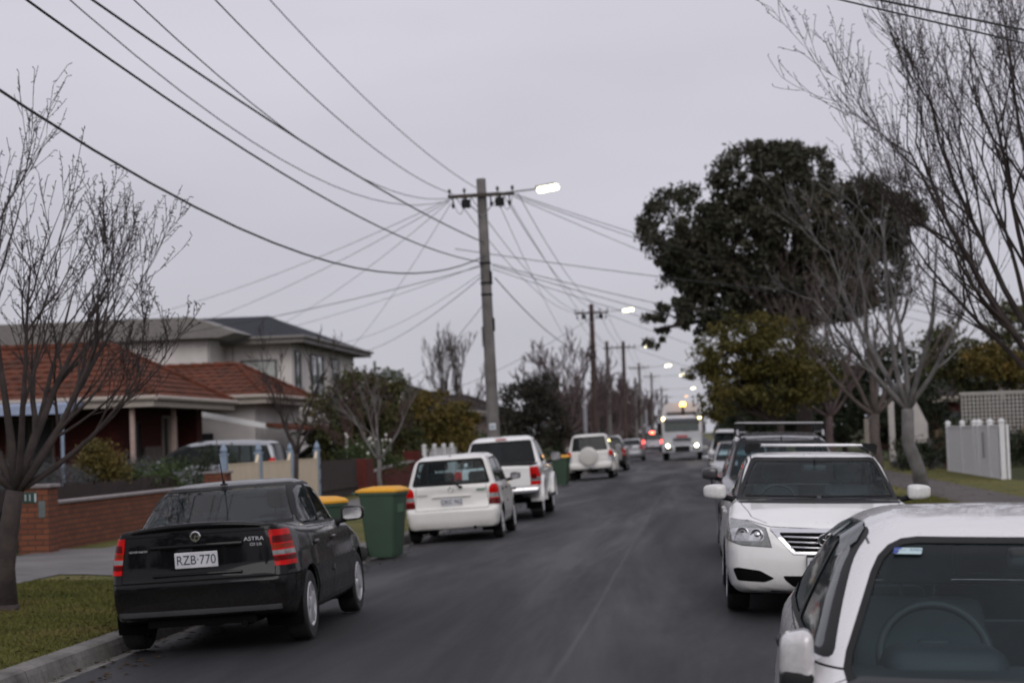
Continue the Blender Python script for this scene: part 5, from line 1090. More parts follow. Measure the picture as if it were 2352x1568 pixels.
for (nm, x0, x1, y0, y1, ze, zr, lab) in (('tiled_house', -26, -13.8, 116, 132, 3.3, 5.2, 'brown tiled house beyond the two-storey one'), ('tiled_house', -26, -14, 150, 165, 3.2, 5.2, 'brown tiled house farthest down the left side'), ('tiled_house', 12.5, 25, 70, 84, 3.0, 5.0, 'dark house behind the white lattice on the right'), ('tiled_house', 11, 24, 112, 126, 3.0, 5.0, 'dark brown house beyond the big tree on the right')):
    h = thing(nm, lab, 'house', (0, 0, .2)); wallbox('wall', h, x0+.6, x1-.6, y0+.6, y1-.6, 0, ze-.15, DKB if x0 > 0 else plain('tan_render', (.22, .17, .15), .9)); mid = (y0+y1)/2
    hip_roof(h, x0, x1, y0, y1, ze, x0+5, x1-5, mid, zr, TILE2, 9); window(h, x1-.6, mid, .8, 2, 1.4, 'x') if x0 < 0 else window(h, x0+4, y0+.6, .8, 2, 1.4, 'y')
# --- right side: lattice screen, posts, gate post, pale gable
l = thing('lattice_screen', 'white timber lattice screen under dark trees behind the white board fence', 'lattice', (9.2, 68, 1.30)); m = MB(); W_ = 4.4; k = 0
while k < W_: m.box(k, k+.045, -.012, 0, 0, 1.40); k += .135
k = 0
while k < 1.40: m.box(0, W_, .001, .012, k, k+.045); k += .135
obj('lattice', m, [plain('lattice_paint', (.32, .31, .29), .7)], l); obj('lattice_frame', MB().box(-.06, W_+.06, -.03, .03, 1.401, 1.48), [plain('lattice_paint', (.32, .31, .29), .7)], l)
for x in (0, 2.2, 4.4): obj('post', MB().box(x-.05, x+.05, .02, .11, -1.2, 1.45), [DARKW], l)
ft = obj('fence_post', MB().box(-.10, .10, -.10, .10, 0, 1.05, bev=.02), [plain('weathered_post', (.12, .11, .11), .9, bump=.3)]); ft.location = (7.9, 66.5, .15); tag(ft, 'weathered grey post beside the white board fence', 'post')
lb = thing('letterbox', 'brown timber letterbox on a post behind the grey street tree', 'letterbox', (8.7, 69, .15)); obj('post', MB().box(-.06, .06, -.06, .06, 0, 1.1), [plain('red_post', (.16, .05, .04), .8)], lb); obj('box', MB().prism([(-.32, 1.1), (.32, 1.1), (.32, 1.32), (0, 1.42), (-.32, 1.32)], -.2, .2, 'y'), [plain('brown_box', (.10, .06, .03), .8)], lb)
g = thing('gate_post', 'pair of pale gate posts with a white sloping panel left of the grey street tree', 'gate', (7.3, 84, .15)); obj('post', MB().box(-.10, .10, -.10, .10, 0, 1.9, bev=.02), [FASC], g); obj('post', MB().box(.95, 1.2, -.10, .15, 0, 2.6, bev=.02), [REND], g); obj('white_panel', MB().prism([(1.6, .0), (2.6, .0), (2.6, 1.6), (2.1, 2.7), (1.6, 2.9)], .0, .06, 'y'), [REND], g)
sh = thing('small_board', 'tan timber notice board in front of the white lattice', 'board', (11.4, 66.3, .2)); obj('board', MB().prism([(-.5, 1.05), (.45, 1.05), (.25, 2.0), (-.15, 2.1)], -.03, .03, 'y'), [plain('tan_board', (.14, .09, .04), .8)], sh); obj('post', MB().box(-.05, .05, .031, .12, 0, 1.9), [DARKW], sh)
# ------------------------------------------------------------------ trees and shrubs
BARK = plain('dark_bark', (.040, .030, .028), .95, var=.4, scale=5, bump=.5); BARKR = plain('red_brown_bark', (.036, .026, .024), .95, var=.4, scale=5, bump=.5); BARKG = plain('pale_grey_bark', (.115, .108, .106), .9, var=.45, scale=3, bump=.5); BARKP = plain('purple_twigs', (.095, .068, .068), .95, var=.3); BARKM = plain('mid_bark', (.075, .060, .054), .95, var=.4, scale=4)
def bare_tree(name, label, loc, H, r0, seed, limbs, mat, fork=.25, levels=4, upright=.55, lean=(0, 0), dens=1.0, group=None, spurs=True, trunk=None, spread=1.0, ls=1.0, twig=.0035, kids=(5, 5, 5, 4), jit=.085, ang=(.30, .68)):
    rg = random.Random(seed); t = thing(name, label, 'tree', loc, 0, group); T, B = MB(), MB()
    def grow(p, d, L, r, lev, maxl):
        nseg = {0: 9, 1: 8, 2: 6, 3: 5}.get(lev, 4); pts = [p.copy()]; rad = [r]; d = d.copy()
        for k in range(nseg):
            j = jit if lev < 2 else jit*1.35
            j = j if lev < 3 else jit*.65
            d = (d+Vector((rg.gauss(0, j), rg.gauss(0, j), rg.gauss(0, j*.6)))+Vector((0, 0, upright*.16*(1 if lev < 3 else .8)))).normalized()
            pts.append(pts[-1]+d*(L/nseg)); rad.append(max(twig, r*(1-.80*(k+1)/nseg)))
        (T if lev <= 1 else B).tube(pts, rad, {0: 9, 1: 8, 2: 5, 3: 4}.get(lev, 3), cap=lev < 2)
        if lev >= maxl:
            if spurs:
                for q in pts[1:]:
                    if rg.random() < .75*dens: e = Vector((rg.gauss(0, 1), rg.gauss(0, 1), rg.gauss(.3, .7))).normalized(); ln = rg.uniform(.02, .06); B.tube([q, q+e*ln], [twig*1.1, twig*1.5], 3, cap=False)
            return
        n = max(2, int(round(kids[min(lev, len(kids)-1)]*dens*rg.uniform(.8, 1.2))))
        for c in range(n):
            u = rg.uniform(.22, .98) if c else 1.0; i = min(int(u*nseg), nseg-1); f = u*nseg-i; q = pts[i].lerp(pts[i+1], f); dl = (pts[i+1]-pts[i]).normalized()
            a = Vector((rg.gauss(0, 1), rg.gauss(0, 1), rg.gauss(.15, .6))).normalized(); a = (a-dl*a.dot(dl)).normalized(); an = rg.uniform(*ang)*spread
            nd = (dl*math.cos(an)+a*math.sin(an)).normalized(); grow(q, nd, L*rg.uniform(.38, .66)*(1-.30*u)*ls, rad[i]*rg.uniform(.5, .72), lev+1, maxl)
    z = fork*H; base = Vector((0, 0, -.05)); top = Vector((lean[0], lean[1], z))
    tp = trunk or [base, base.lerp(top, .3)+Vector((.03, 0, 0)), base.lerp(top, .65)+Vector((-.03, .02, 0)), top]
    n = len(tp); T.tube([tp[0], Vector(tp[0])+Vector((0, 0, .12))], [r0*1.45, r0*1.1], 12); T.tube(tp, [r0*(1.08-.22*k/(n-1)) for k in range(n)], 12)
    for (dx, dy, dz, L, rr) in limbs: grow(Vector(tp[-1])-Vector((0, 0, rr*r0*.6)), Vector((dx, dy, dz)).normalized(), L, r0*rr, 1, levels)
    obj('trunk', T, [mat], t, smooth=True, fix=False); obj('crown', B, [mat], t, smooth=True, fix=False)
    return t
def leafmat(name, a, b_, c, sc=.9):
    def b(t):
        s = NT(t); o = s.coord('Object'); f = s.noise(o, sc, 4, .6); g = s.noise(o, 18, 2, .7)
        k = s.ramp(f, [(.30, a), (.50, b_), (.72, c)]); k = s.mix(s.ramp(g, [(.35, .0), (.75, .6)]), k, tuple(1.7*q for q in b_))
        p = s.principled(k, .7, 0, None, 0, .25)
    return node_mat(name, b)
EUC = leafmat('eucalypt_leaves', (.017, .019, .011), (.034, .034, .021), (.064, .050, .032), .7); YEL = leafmat('yellow_green_leaves', (.028, .030, .010), (.062, .056, .013), (.11, .080, .018)); OLI = leafmat('olive_leaves', (.022, .030, .012), (.045, .048, .018), (.09, .065, .022)); ORG = leafmat('orange_green_leaves', (.030, .034, .010), (.075, .060, .014), (.17, .095, .018), 1.6)
DKG = leafmat('dark_green_leaves', (.012, .018, .010), (.022, .030, .016), (.036, .040, .022)); LAV = leafmat('lavender_leaves', (.030, .036, .030), (.055, .058, .058), (.085, .078, .105), 3); PUR = leafmat('plum_leaves', (.035, .022, .020), (.060, .038, .034), (.085, .05, .04)); GRN = leafmat('mid_green_leaves', (.020, .034, .012), (.036, .056, .018), (.06, .075, .028), 2)
def leaves(name, clumps, n, size, mat, parent, seed, droop=.35, sub=.38, shell=.55, aspect=.45):
    """clumps: (x,y,z,rx,ry,rz); leaves gather in small tufts spread through each clump, denser towards its skin"""
    rg = np.random.default_rng(seed); vol = np.array([c[3]*c[4]*c[5] for c in clumps])**.75; vol /= vol.sum(); Ps = []
    for c, w in zip(clumps, vol):
        k = int(n*w); nt_ = max(6, int(k/70)); d = rg.normal(size=(nt_, 3)); d /= np.linalg.norm(d, axis=1, keepdims=True); rad = shell+(1-shell)*rg.random((nt_, 1))**.7*1.05
        tc_ = d*rad*np.array(c[3:6])+np.array(c[:3]); ts = sub*(.5+.9*rg.random(nt_))*min(c[3], c[4], c[5])**.5
        i = rg.integers(0, nt_, k); off = np.clip(rg.normal(size=(k, 3)), -1.7, 1.7)*ts[i][:, None]*np.array([.62, .62, .45]); Ps.append(tc_[i]+off)
    P = np.concatenate(Ps); n = len(P); a = rg.normal(size=(n, 3)); a[:, 2] -= droop*2; a /= np.linalg.norm(a, axis=1, keepdims=True); b_ = np.cross(a, rg.normal(size=(n, 3))); b_ /= np.linalg.norm(b_, axis=1, keepdims=True)
    L = size*(.6+.8*rg.random((n, 1))); Wd = L*aspect; V = np.stack([P-a*L*.5, P+b_*Wd*.5, P+a*L*.5, P-b_*Wd*.5], 1).reshape(-1, 3)
    me = bpy.data.meshes.new(name); me.vertices.add(4*n); me.vertices.foreach_set('co', V.ravel()); me.loops.add(4*n); me.loops.foreach_set('vertex_index', np.arange(4*n)); me.polygons.add(n); me.polygons.foreach_set('loop_start', np.arange(n)*4); me.update(calc_edges=True)
    return link_mesh(name, me, parent, [mat])
def leafy(name, label, loc, clumps, n, size, mat, seed, trunk=None, cat='tree', bark=None, group=None, **k):
    t = thing(name, label, cat, loc, 0, group); leaves('crown', clumps, n, size, mat, t, seed, **k)
    rg = random.Random(seed); m = MB(); h = trunk or min(c[2] for c in clumps)
    r = .02+.022*max(c[2]+c[5] for c in clumps); m.tube([(0, 0, -.05), (.05, 0, h*.5), (0, .05, h)], [r*1.2, r, r*.85], 9)
    for c in clumps:
        e = Vector(c[:3]); b_ = Vector((0, .05, h*.97)); mid = b_.lerp(e, .5)+Vector((rg.gauss(0, .1), rg.gauss(0, .1), (.06 if h > 3 else -.10)*(e-b_).length)); m.tube([b_, mid, e, e+Vector((rg.gauss(0, .3), rg.gauss(0, .3), .4))*c[3]*.6], [r*.5, r*.33, r*.18, r*.05], 6)
    obj('trunk', m, [bark or BARK], t, smooth=True); return t
V3 = Vector
# near left street tree, its crown spreading to the right
bare_tree('street_tree', 'bare dark street tree on the grass at the left edge of the photo', (-7.06, 19.2, .13), 5.0, .105, 7,
    [(-.5, .1, 1.0, 2.5, .50), (.05, -.1, 1, 2.75, .50), (.38, .15, .9, 2.5, .50), (.75, -.1, .66, 2.2, .46), (.95, .25, .42, 1.9, .36), (.3, -.5, .8, 2.4, .42), (-.7, -.2, .7, 2.5, .42), (.15, .6, .9, 2.4, .42), (.5, .5, .85, 2.2, .42)], BARK, trunk=[V3((-.06, 0, -.05)), V3((-.08, 0, .45)), V3((-.02, .02, .9)), V3((.05, 0, 1.24))], levels=4, dens=1.0, upright=.60, twig=.0036, kids=(5, 6, 6, 3), jit=.065, ls=1.1, ang=(.28, .66))
# near right street tree, its trunk outside the frame
bare_tree('street_tree', 'tall bare street tree leaning in from the right edge of the photo', (4.95, 25.4, .12), 7.6, .145, 21,
    [(-.85, .0, .95, 4.0, .38), (-.60, .25, 1, 4.7, .38), (-.25, -.2, 1, 4.9, .38), (.05, .2, 1, 5.0, .38), (-.75, -.35, .85, 4.1, .34), (.4, 0, 1, 4.4, .34), (-.95, .35, .65, 3.1, .30), (.1, -.5, .9, 4.0, .34), (-.4, .5, .95, 4.2, .34), (-.45, -.1, 1, 4.6, .34)], BARKR, fork=.24, levels=4, dens=1.0, upright=.66, twig=.0038, kids=(5, 7, 7, 4), lean=(-.12, 0), ls=1.05, jit=.07)
bare_tree('street_tree', 'pale grey bare street tree with a twin trunk on the right verge', (4.85, 43.0, .12), 6.9, .155, 33,
    [(-.75, 0, .92, 3.3, .46), (-.4, .3, 1, 4.0, .44), (-.15, -.2, 1, 4.3, .46), (.1, .2, 1, 4.3, .46), (.35, -.1, 1, 4.2, .44), (.75, .2, .8, 3.5, .40)], BARKG, levels=4, dens=1.0, upright=.55, twig=.0075, kids=(5, 5, 5, 4), trunk=[V3((.05, 0, -.05)), V3((-.02, 0, .6)), V3((-.22, 0, 1.2)), V3((-.20, 0, 1.95))], spurs=False)
bare_tree('street_tree', 'slim bare young tree in front of the cream fence', (-8.45, 40.0, .16), 3.7, .055, 5, [(-.2, 0, 1, 1.9, .8), (.25, .1, 1, 1.9, .7), (-.45, .2, .9, 1.6, .6), (.5, -.1, .8, 1.6, .6)], BARKR, fork=.38, levels=4, dens=.9, twig=.0055, spurs=False)
bare_tree('street_tree', 'bare young street tree behind the nearest green bin', (-7.95, 47.6, .15), 3.4, .06, 9, [(-.7, 0, .8, 1.8, .7), (.6, .1, .8, 1.7, .7), (0, .2, 1, 1.7, .7), (-.3, -.3, .9, 1.5, .6)], BARKG, fork=.34, levels=3, dens=.9, twig=.008, spurs=False)
for (x, y, H, sd, lab, mt) in ((5.3, 58, 7.0, 41, 'brown bare tree just behind the pale grey street tree', BARKM), (4.9, 72, 7.2, 43, 'bare brown tree in front of the tall dark evergreen', BARKP)):
    bare_tree('street_tree', lab, (x, y, .12), H, .16, sd, [(-.6, .1, .9, 3.9, .5), (-.2, -.2, 1, 4, .5), (.2, .2, 1, 4, .5), (.6, 0, .9, 3.8, .5), (-.9, -.2, .6, 3.2, .45), (.9, .2, .6, 3.2, .45)], mt, fork=.28, levels=4, dens=1.0, twig=.010, spurs=False)
bare_tree('bare_tree', 'tall upright bare tree left of the nearest power pole', (-14.3, 112, .2), 8.2, .20, 51, [(-.3, 0, 1, 4.6, .6), (.0, .1, 1, 5.0, .6), (.3, 0, 1, 4.9, .6), (-.6, .1, 1, 4.0, .5), (.6, -.1, 1, 4.0, .5), (.1, .3, 1, 4.6, .5), (-.9, 0, .9, 3.4, .4), (.9, 0, .9, 3.4, .4)], BARKM, fork=.16, levels=4, dens=1.15, upright=1.1, twig=.012, spurs=False, spread=.75)
bare_tree('bare_tree', 'purple-brown bare tree above the dark rounded evergreen', (-7.9, 116, .2), 7.6, .2, 53, [(-.8, 0, .8, 4.0, .5), (-.4, .2, 1, 4.3, .5), (0, -.2, 1, 4.4, .5), (.35, 0, 1, 4.3, .5), (.75, .1, .8, 4.0, .5), (1, 0, .5, 3.4, .45), (-1, .1, .5, 3.3, .4)], BARKP, fork=.2, levels=4, dens=1.35, twig=.016, spurs=False)
k = 0; rgt = random.Random(8)
FARL = ['first', 'second', 'third', 'fourth', 'fifth', 'sixth', 'seventh', 'eighth', 'ninth', 'tenth', 'eleventh', 'twelfth']
far0 = None
for (x, y, H) in ((-7.4, 142, 6.6), (-9.5, 150, 6.0), (-7.2, 172, 7.2), (-8.0, 196, 7.4), (-7.0, 225, 7.5), (-9, 250, 8), (-6.8, 285, 8), (-11.5, 175, 7.5), (4.8, 110, 6.5), (5.2, 150, 7), (5.0, 200, 7.5), (4.6, 260, 8)):
    lab = '%s purple-brown bare tree along the %s verge far down the street' % (FARL[k] if x < 0 else FARL[k-8], 'left' if x < 0 else 'right')
    if far0 is None: far0 = o = bare_tree('bare_tree', lab, (x, y, .15), H, .17, 61, [(-.7, 0, .8, 3.4, .5), (-.3, .3, 1, 3.8, .5), (.2, -.2, 1, 3.8, .5), (.6, .2, .8, 3.5, .5), (0, .6, .8, 3.4, .5), (.9, 0, .5, 3.0, .4), (-.9, .2, .5, 3, .4)], BARKP, fork=.16, levels=4, dens=1.45, twig=.017, spurs=False, group='bare trees far down the street')
    else:
        o = copy_tree(far0); o.location = (x, y, .15); o.rotation_euler = (0, 0, rgt.uniform(0, 6)); q = H/6.6; o.scale = (q*rgt.uniform(.9, 1.2), q*1.1, q); o['label'] = lab
    k += 1
# evergreens and shrubs
leafy('evergreen_tree', 'huge dark evergreen tree overhanging the right side of the street', (4.2, 76, .15),
    [(-1.3, 0, 11.4, 1.9, 2, 1.5), (.0, .5, 11.6, 1.7, 2, 1.3), (-4.5, 0, 9.7, 1.6, 2, 1.5), (-3.2, .4, 8.3, 1.8, 2, 1.6), (-1.7, .3, 9.2, 2.3, 2.6, 1.8), (.6, 0, 9.3, 2.2, 2.6, 1.8), (2.4, .3, 9.8, 1.9, 2.2, 1.5), (3.6, 0, 9.6, 1.3, 1.8, 1.2), (-4.9, -.4, 6.1, .75, .9, .8), (-5.75, -.4, 5.65, .5, .6, .6), (-3.9, 0, 6.3, 1.0, 1.2, .8), (-2.7, 0, 6.8, 1.4, 1.6, 1.1), (-1.0, .2, 7.0, 1.6, 2, 1.3), (1.0, 0, 7.2, 2.0, 2.2, 1.6), (2.8, .2, 7.6, 1.5, 2.0, 1.5), (-4.3, .2, 7.9, 1.1, 1.4, 1.0)], 95000, .21, EUC, 3, trunk=6.0, sub=.25, shell=.80, aspect=.42)
leafy('autumn_tree', 'yellow-green tree below the dark evergreen at the right kerb', (3.0, 70, .15), [(-2.0, 0, 4.4, 1.1, 1.3, 1.0), (-1.0, .3, 5.0, 1.2, 1.4, .9), (.2, 0, 4.6, 1.3, 1.4, 1.1), (-1.6, 0, 3.2, 1.0, 1.2, .9), (-.3, .2, 3.2, 1.3, 1.4, 1.1), (1.0, .2, 3.6, 1.2, 1.3, 1.1), (-2.6, .1, 3.6, .6, .7, .6), (-2.4, 0, 2.5, .6, .8, .6)], 22000, .15, YEL, 5, trunk=1.8, shell=.62, sub=.30)
leafy('dark_shrub', 'dark green bushy trees behind the parked wagon on the right', (6.6, 88, .15), [(-3.2, 0, 2.6, 1.8, 1.8, 1.9), (-.8, 0, 3.0, 2.2, 2, 2.2), (2.0, 0, 3.0, 2.4, 2, 2.2), (4.8, 0, 2.6, 2.2, 2, 1.9)], 22000, .22, DKG, 6, trunk=1.0)
leafy('dark_shrub', 'brownish olive trees above the white lattice on the right', (11.8, 74, .2), [(-1.8, 0, 4.2, 1.5, 1.5, 1.2), (.6, 0, 4.6, 1.7, 1.6, 1.3), (2.8, 0, 4.0, 1.6, 1.5, 1.4), (-.6, 0, 3.4, 1.4, 1.4, .8), (5, 0, 4.4, 2, 2, 1.8)], 18000, .20, OLI, 7, trunk=2.0)
leafy('orange_shrub', 'small orange-leaved tree beside the lattice screen', (10.6, 70.5, .2), [(0, 0, 3.7, 1.0, 1.0, .6), (.9, .1, 3.4, .7, .7, .5)], 4000, .15, ORG, 8, trunk=2.2)
leafy('dark_shrub', 'dark hedge under the lattice screen', (9.6, 65.6, .15), [(-.8, 0, .9, .8, .7, .7), (.6, 0, .75, .9, .7, .6), (2.0, 0, .8, .9, .7, .6), (-2.2, .5, .6, .7, .6, .5)], 9000, .12, DKG, 9, trunk=.3, cat='hedge')
leafy('low_shrub', 'low silvery green shrub on the right verge', (7.2, 68, .15), [(0, 0, .35, .7, .6, .32), (1.0, .3, .3, .5, .5, .3)], 2500, .07, LAV, 10, trunk=.1, cat='shrub')
leafy('dark_shrub', 'dark hedge far along the right side of the street', (5.5, 125, .15), [(-1.5, 0, 2.4, 1.5, 2, 2.0), (1, 0, 2.8, 2, 2, 2.4), (3.6, 0, 2.5, 2, 2, 2.2)], 9000, .3, DKG, 12, trunk=1.0, cat='hedge')
leafy('olive_bush', 'tall olive and orange bush behind the red brick wall', (-12.3, 72.5, .2), [(-1.7, 0, 2.3, 1.2, 1.2, 1.2), (-.5, 0, 3.2, 1.2, 1.2, 1.2), (.5, 0, 3.0, 1.0, 1.1, 1.2), (-1.2, 0, 1.3, 1.3, 1.2, .9), (.9, 0, 1.6, 1.0, 1.1, .9)], 15000, .17, OLI, 13, trunk=.8, cat='bush')
leafy('orange_bush', 'orange-green spreading bush beside the white picket fence', (-11.9, 83, .2), [(-.9, 0, 2.4, 1.1, 1.2, .9), (.4, 0, 2.7, 1.2, 1.3, .9), (1.5, 0, 2.2, 1.0, 1.2, .9), (-.3, 0, 1.2, 1.4, 1.3, 1.0), (1.4, 0, 1.2, 1.2, 1.2, .9)], 15000, .19, ORG, 14, trunk=.6, cat='bush')
leafy('evergreen_shrub', 'dark rounded evergreen right of the nearest power pole', (-9.6, 112, .2), [(-.6, 0, 3.6, 1.3, 1.4, 1.4), (.6, 0, 4.0, 1.2, 1.3, 1.3), (-1.2, 0, 2.0, 1.2, 1.3, 1.3), (.9, 0, 2.3, 1.3, 1.3, 1.4)], 13000, .20, leafmat('brown_evergreen_leaves', (.016, .016, .012), (.028, .026, .020), (.045, .036, .030)), 15, trunk=1.0, shell=.5)
bare_tree('bare_tree', 'twiggy plum tree between the cream fence and the olive bush', (-11.5, 66, .2), 3.6, .10, 71, [(-.7, 0, .7, 2, .6), (-.2, .2, 1, 2.2, .6), (.4, 0, .9, 2.1, .6), (.8, .1, .6, 1.9, .5), (-1, 0, .4, 1.7, .5)], PUR, fork=.3, levels=4, dens=1.2, twig=.011, spurs=False)
leafy('rose_bush', 'white-flowered rose bush behind the red brick wall', (-11.0, 61.5, .2), [(-.3, 0, .8, .7, .7, .6), (.6, .2, .9, .8, .7, .6), (.2, 0, 1.2, .6, .6, .4)], 4500, .10, GRN, 16, trunk=.4, cat='bush')
rb = bpy.data.objects['rose_bush']; rgr = random.Random(3); fl = MB()
for q in range(16):
    x, y, z, r = rgr.uniform(-.8, 1.2), rgr.uniform(-.6, .3), rgr.uniform(1.2, 1.85), rgr.uniform(.035, .06); bm = bmesh.new(); bmesh.ops.create_icosphere(bm, subdivisions=1, radius=r); bmesh.ops.translate(bm, verts=bm.verts, vec=(x, y, z)); fl.bm(bm); fl.tube([(x, y, z-.35), (x, y, z)], .006, 3)
obj('blossom', fl, [plain('white_petals', (.6, .58, .55), .8)], rb)
leafy('orange_bush', 'small orange-green shrub standing above the paling fence', (-11.75, 36.9, .2), [(0, 0, 1.35, .40, .42, .32), (-.25, .1, 1.15, .3, .3, .25), (.26, 0, 1.12, .32, .3, .26), (.05, 0, 1.62, .18, .2, .16)], 5200, .075, ORG, 17, trunk=.8, cat='bush')
leafy('lavender_hedge', 'grey lavender hedge topping the paling fence', (-11.9, 38.5, .2), [(0, -8.2, 1.05, .42, .95, .36), (0, -6.6, 1.08, .42, .95, .36), (0, -5.0, 1.05, .42, .95, .36), (0, -3.4, 1.02, .45, .95, .36), (0, -1.2, 1.02, .45, .9, .36), (0, .3, 1.04, .45, .9, .34), (0, 2.0, .98, .45, .9, .34)], 30000, .05, LAV, 18, trunk=.3, cat='hedge', droop=-.6, aspect=.25)
leafy('green_shrub', 'green shrub against the end pier of the orange wall', (-11.4, 39.6, .2), [(0, 0, .82, .45, .6, .36), (-.2, -1.0, .78, .4, .5, .35), (.1, .7, .95, .28, .3, .34)], 4800, .07, GRN, 19, trunk=.3, cat='shrub')
leafy('dark_shrub', 'dark shrub under the bare tree beside the number pier', (-11.8, 28.6, .2), [(-.6, 0, 1.0, .7, .6, .7), (.0, .9, .9, .5, .5, .6), (-1.8, 0, .9, .8, .6, .6)], 6500, .09, OLI, 20, trunk=.3, cat='shrub')
leafy('dark_shrub', 'dark shrub against the porch of the red brick bungalow', (-13.6, 53.2, .25), [(0, 0, .9, .5, .6, .6), (-.5, -1.2, .8, .5, .6, .5)], 3000, .09, DKG, 22, trunk=.3, cat='shrub')
leafy('dark_shrub', 'row of dark evergreen bushes far down the right verge', (6.5, 190, .15), [(-1, -40, 2.4, 2, 3, 2.4), (1, -22, 2.8, 2.5, 3, 2.8), (0, -4, 2.6, 2, 3, 2.6), (1, 18, 3.0, 2.5, 4, 3.0), (-.5, 45, 3, 2.5, 5, 3), (0, 75, 3.2, 2.5, 6, 3.2), (-1, 110, 3.4, 3, 8, 3.4)], 16000, .36, DKG, 31, trunk=1.0, cat='hedge')
leafy('dark_shrub', 'row of brown-green bushes far down the left verge', (-10, 190, .2), [(0, -38, 1.8, 2, 4, 1.8), (-1, -20, 2.4, 2.5, 4, 2.4), (0, 0, 2.2, 2.5, 5, 2.2), (-1, 25, 2.8, 2.5, 6, 2.8), (0, 55, 3, 3, 8, 3), (1, 95, 3.2, 3, 10, 3.2)], 14000, .34, leafmat('brown_evergreen_leaves', (.016, .016, .012), (.028, .026, .020), (.045, .036, .030)), 32, trunk=1.0, cat='hedge')
leafy('street_tree', 'dark round street tree leaning over the right kerb beyond the autumn tree', (3.7, 104, .12), [(-.6, 0, 3.4, 1.5, 1.6, 1.4), (.6, .2, 4.0, 1.5, 1.6, 1.3), (-.9, 0, 2.2, 1.1, 1.3, .9), (.8, 0, 2.6, 1.3, 1.4, 1.1)], 9000, .2, OLI, 41, trunk=1.5, shell=.5)
leafy('street_tree', 'dark street tree far down the right kerb past the white sport utility car', (3.4, 146, .12), [(-.4, 0, 3.6, 1.9, 2, 1.7), (.8, .2, 4.4, 1.8, 2, 1.5), (-.6, 0, 2.0, 1.5, 1.6, 1.0), (1.2, 0, 2.6, 1.6, 1.8, 1.3)], 8000, .26, DKG, 42, trunk=1.5, shell=.5)
for (x, y, s_, lab, sd) in ((-12.5, 100, 1.0, 'green hedge beyond the white picket fence', 23), (-11.5, 135, 1.3, 'dark hedge beside the tan brick wall', 24)):
    leafy('dark_shrub', lab, (x, y, .2), [(-1.4*s_, 0, 1.2, 1.3, 1.6, 1.1), (.6*s_, 0, 1.1, 1.3, 1.6, 1.0), (2*s_, 0, 1.0, 1.2, 1.5, .9)], 6000, .2, GRN if sd == 23 else DKG, sd, trunk=.4, cat='hedge')
# unseen trees added behind and beside the camera to darken paint and glass reflections
def reflection_trees(name, label, rows, n, size, mat, seed):
    t = leaves(name, rows, n, size, mat, None, seed, shell=.2); return tag(t, label, 'trees', kind='stuff')
rgb = random.Random(12); rows = []
for k in range(12):
    y = -6-k*6; rows += [(-10-rgb.uniform(0, 3), y+rgb.uniform(-2, 2), 2.6, 3, 4, 3.0), (9+rgb.uniform(0, 3), y+rgb.uniform(-2, 2), 2.6, 3, 4, 3.0)]
for k in range(8): rows.append((-14+k*4, -74, 3.0, 3.5, 3, rgb.uniform(3, 5)))
for k in range(6): rows += [(13+rgb.uniform(0, 2), -2+k*7, 2.4, 3, 4, 2.8)]
reflection_trees('reflection_trees', 'dark mass of unseen trees added behind the camera for reflections', rows, 26000, .55, DKG, 77)
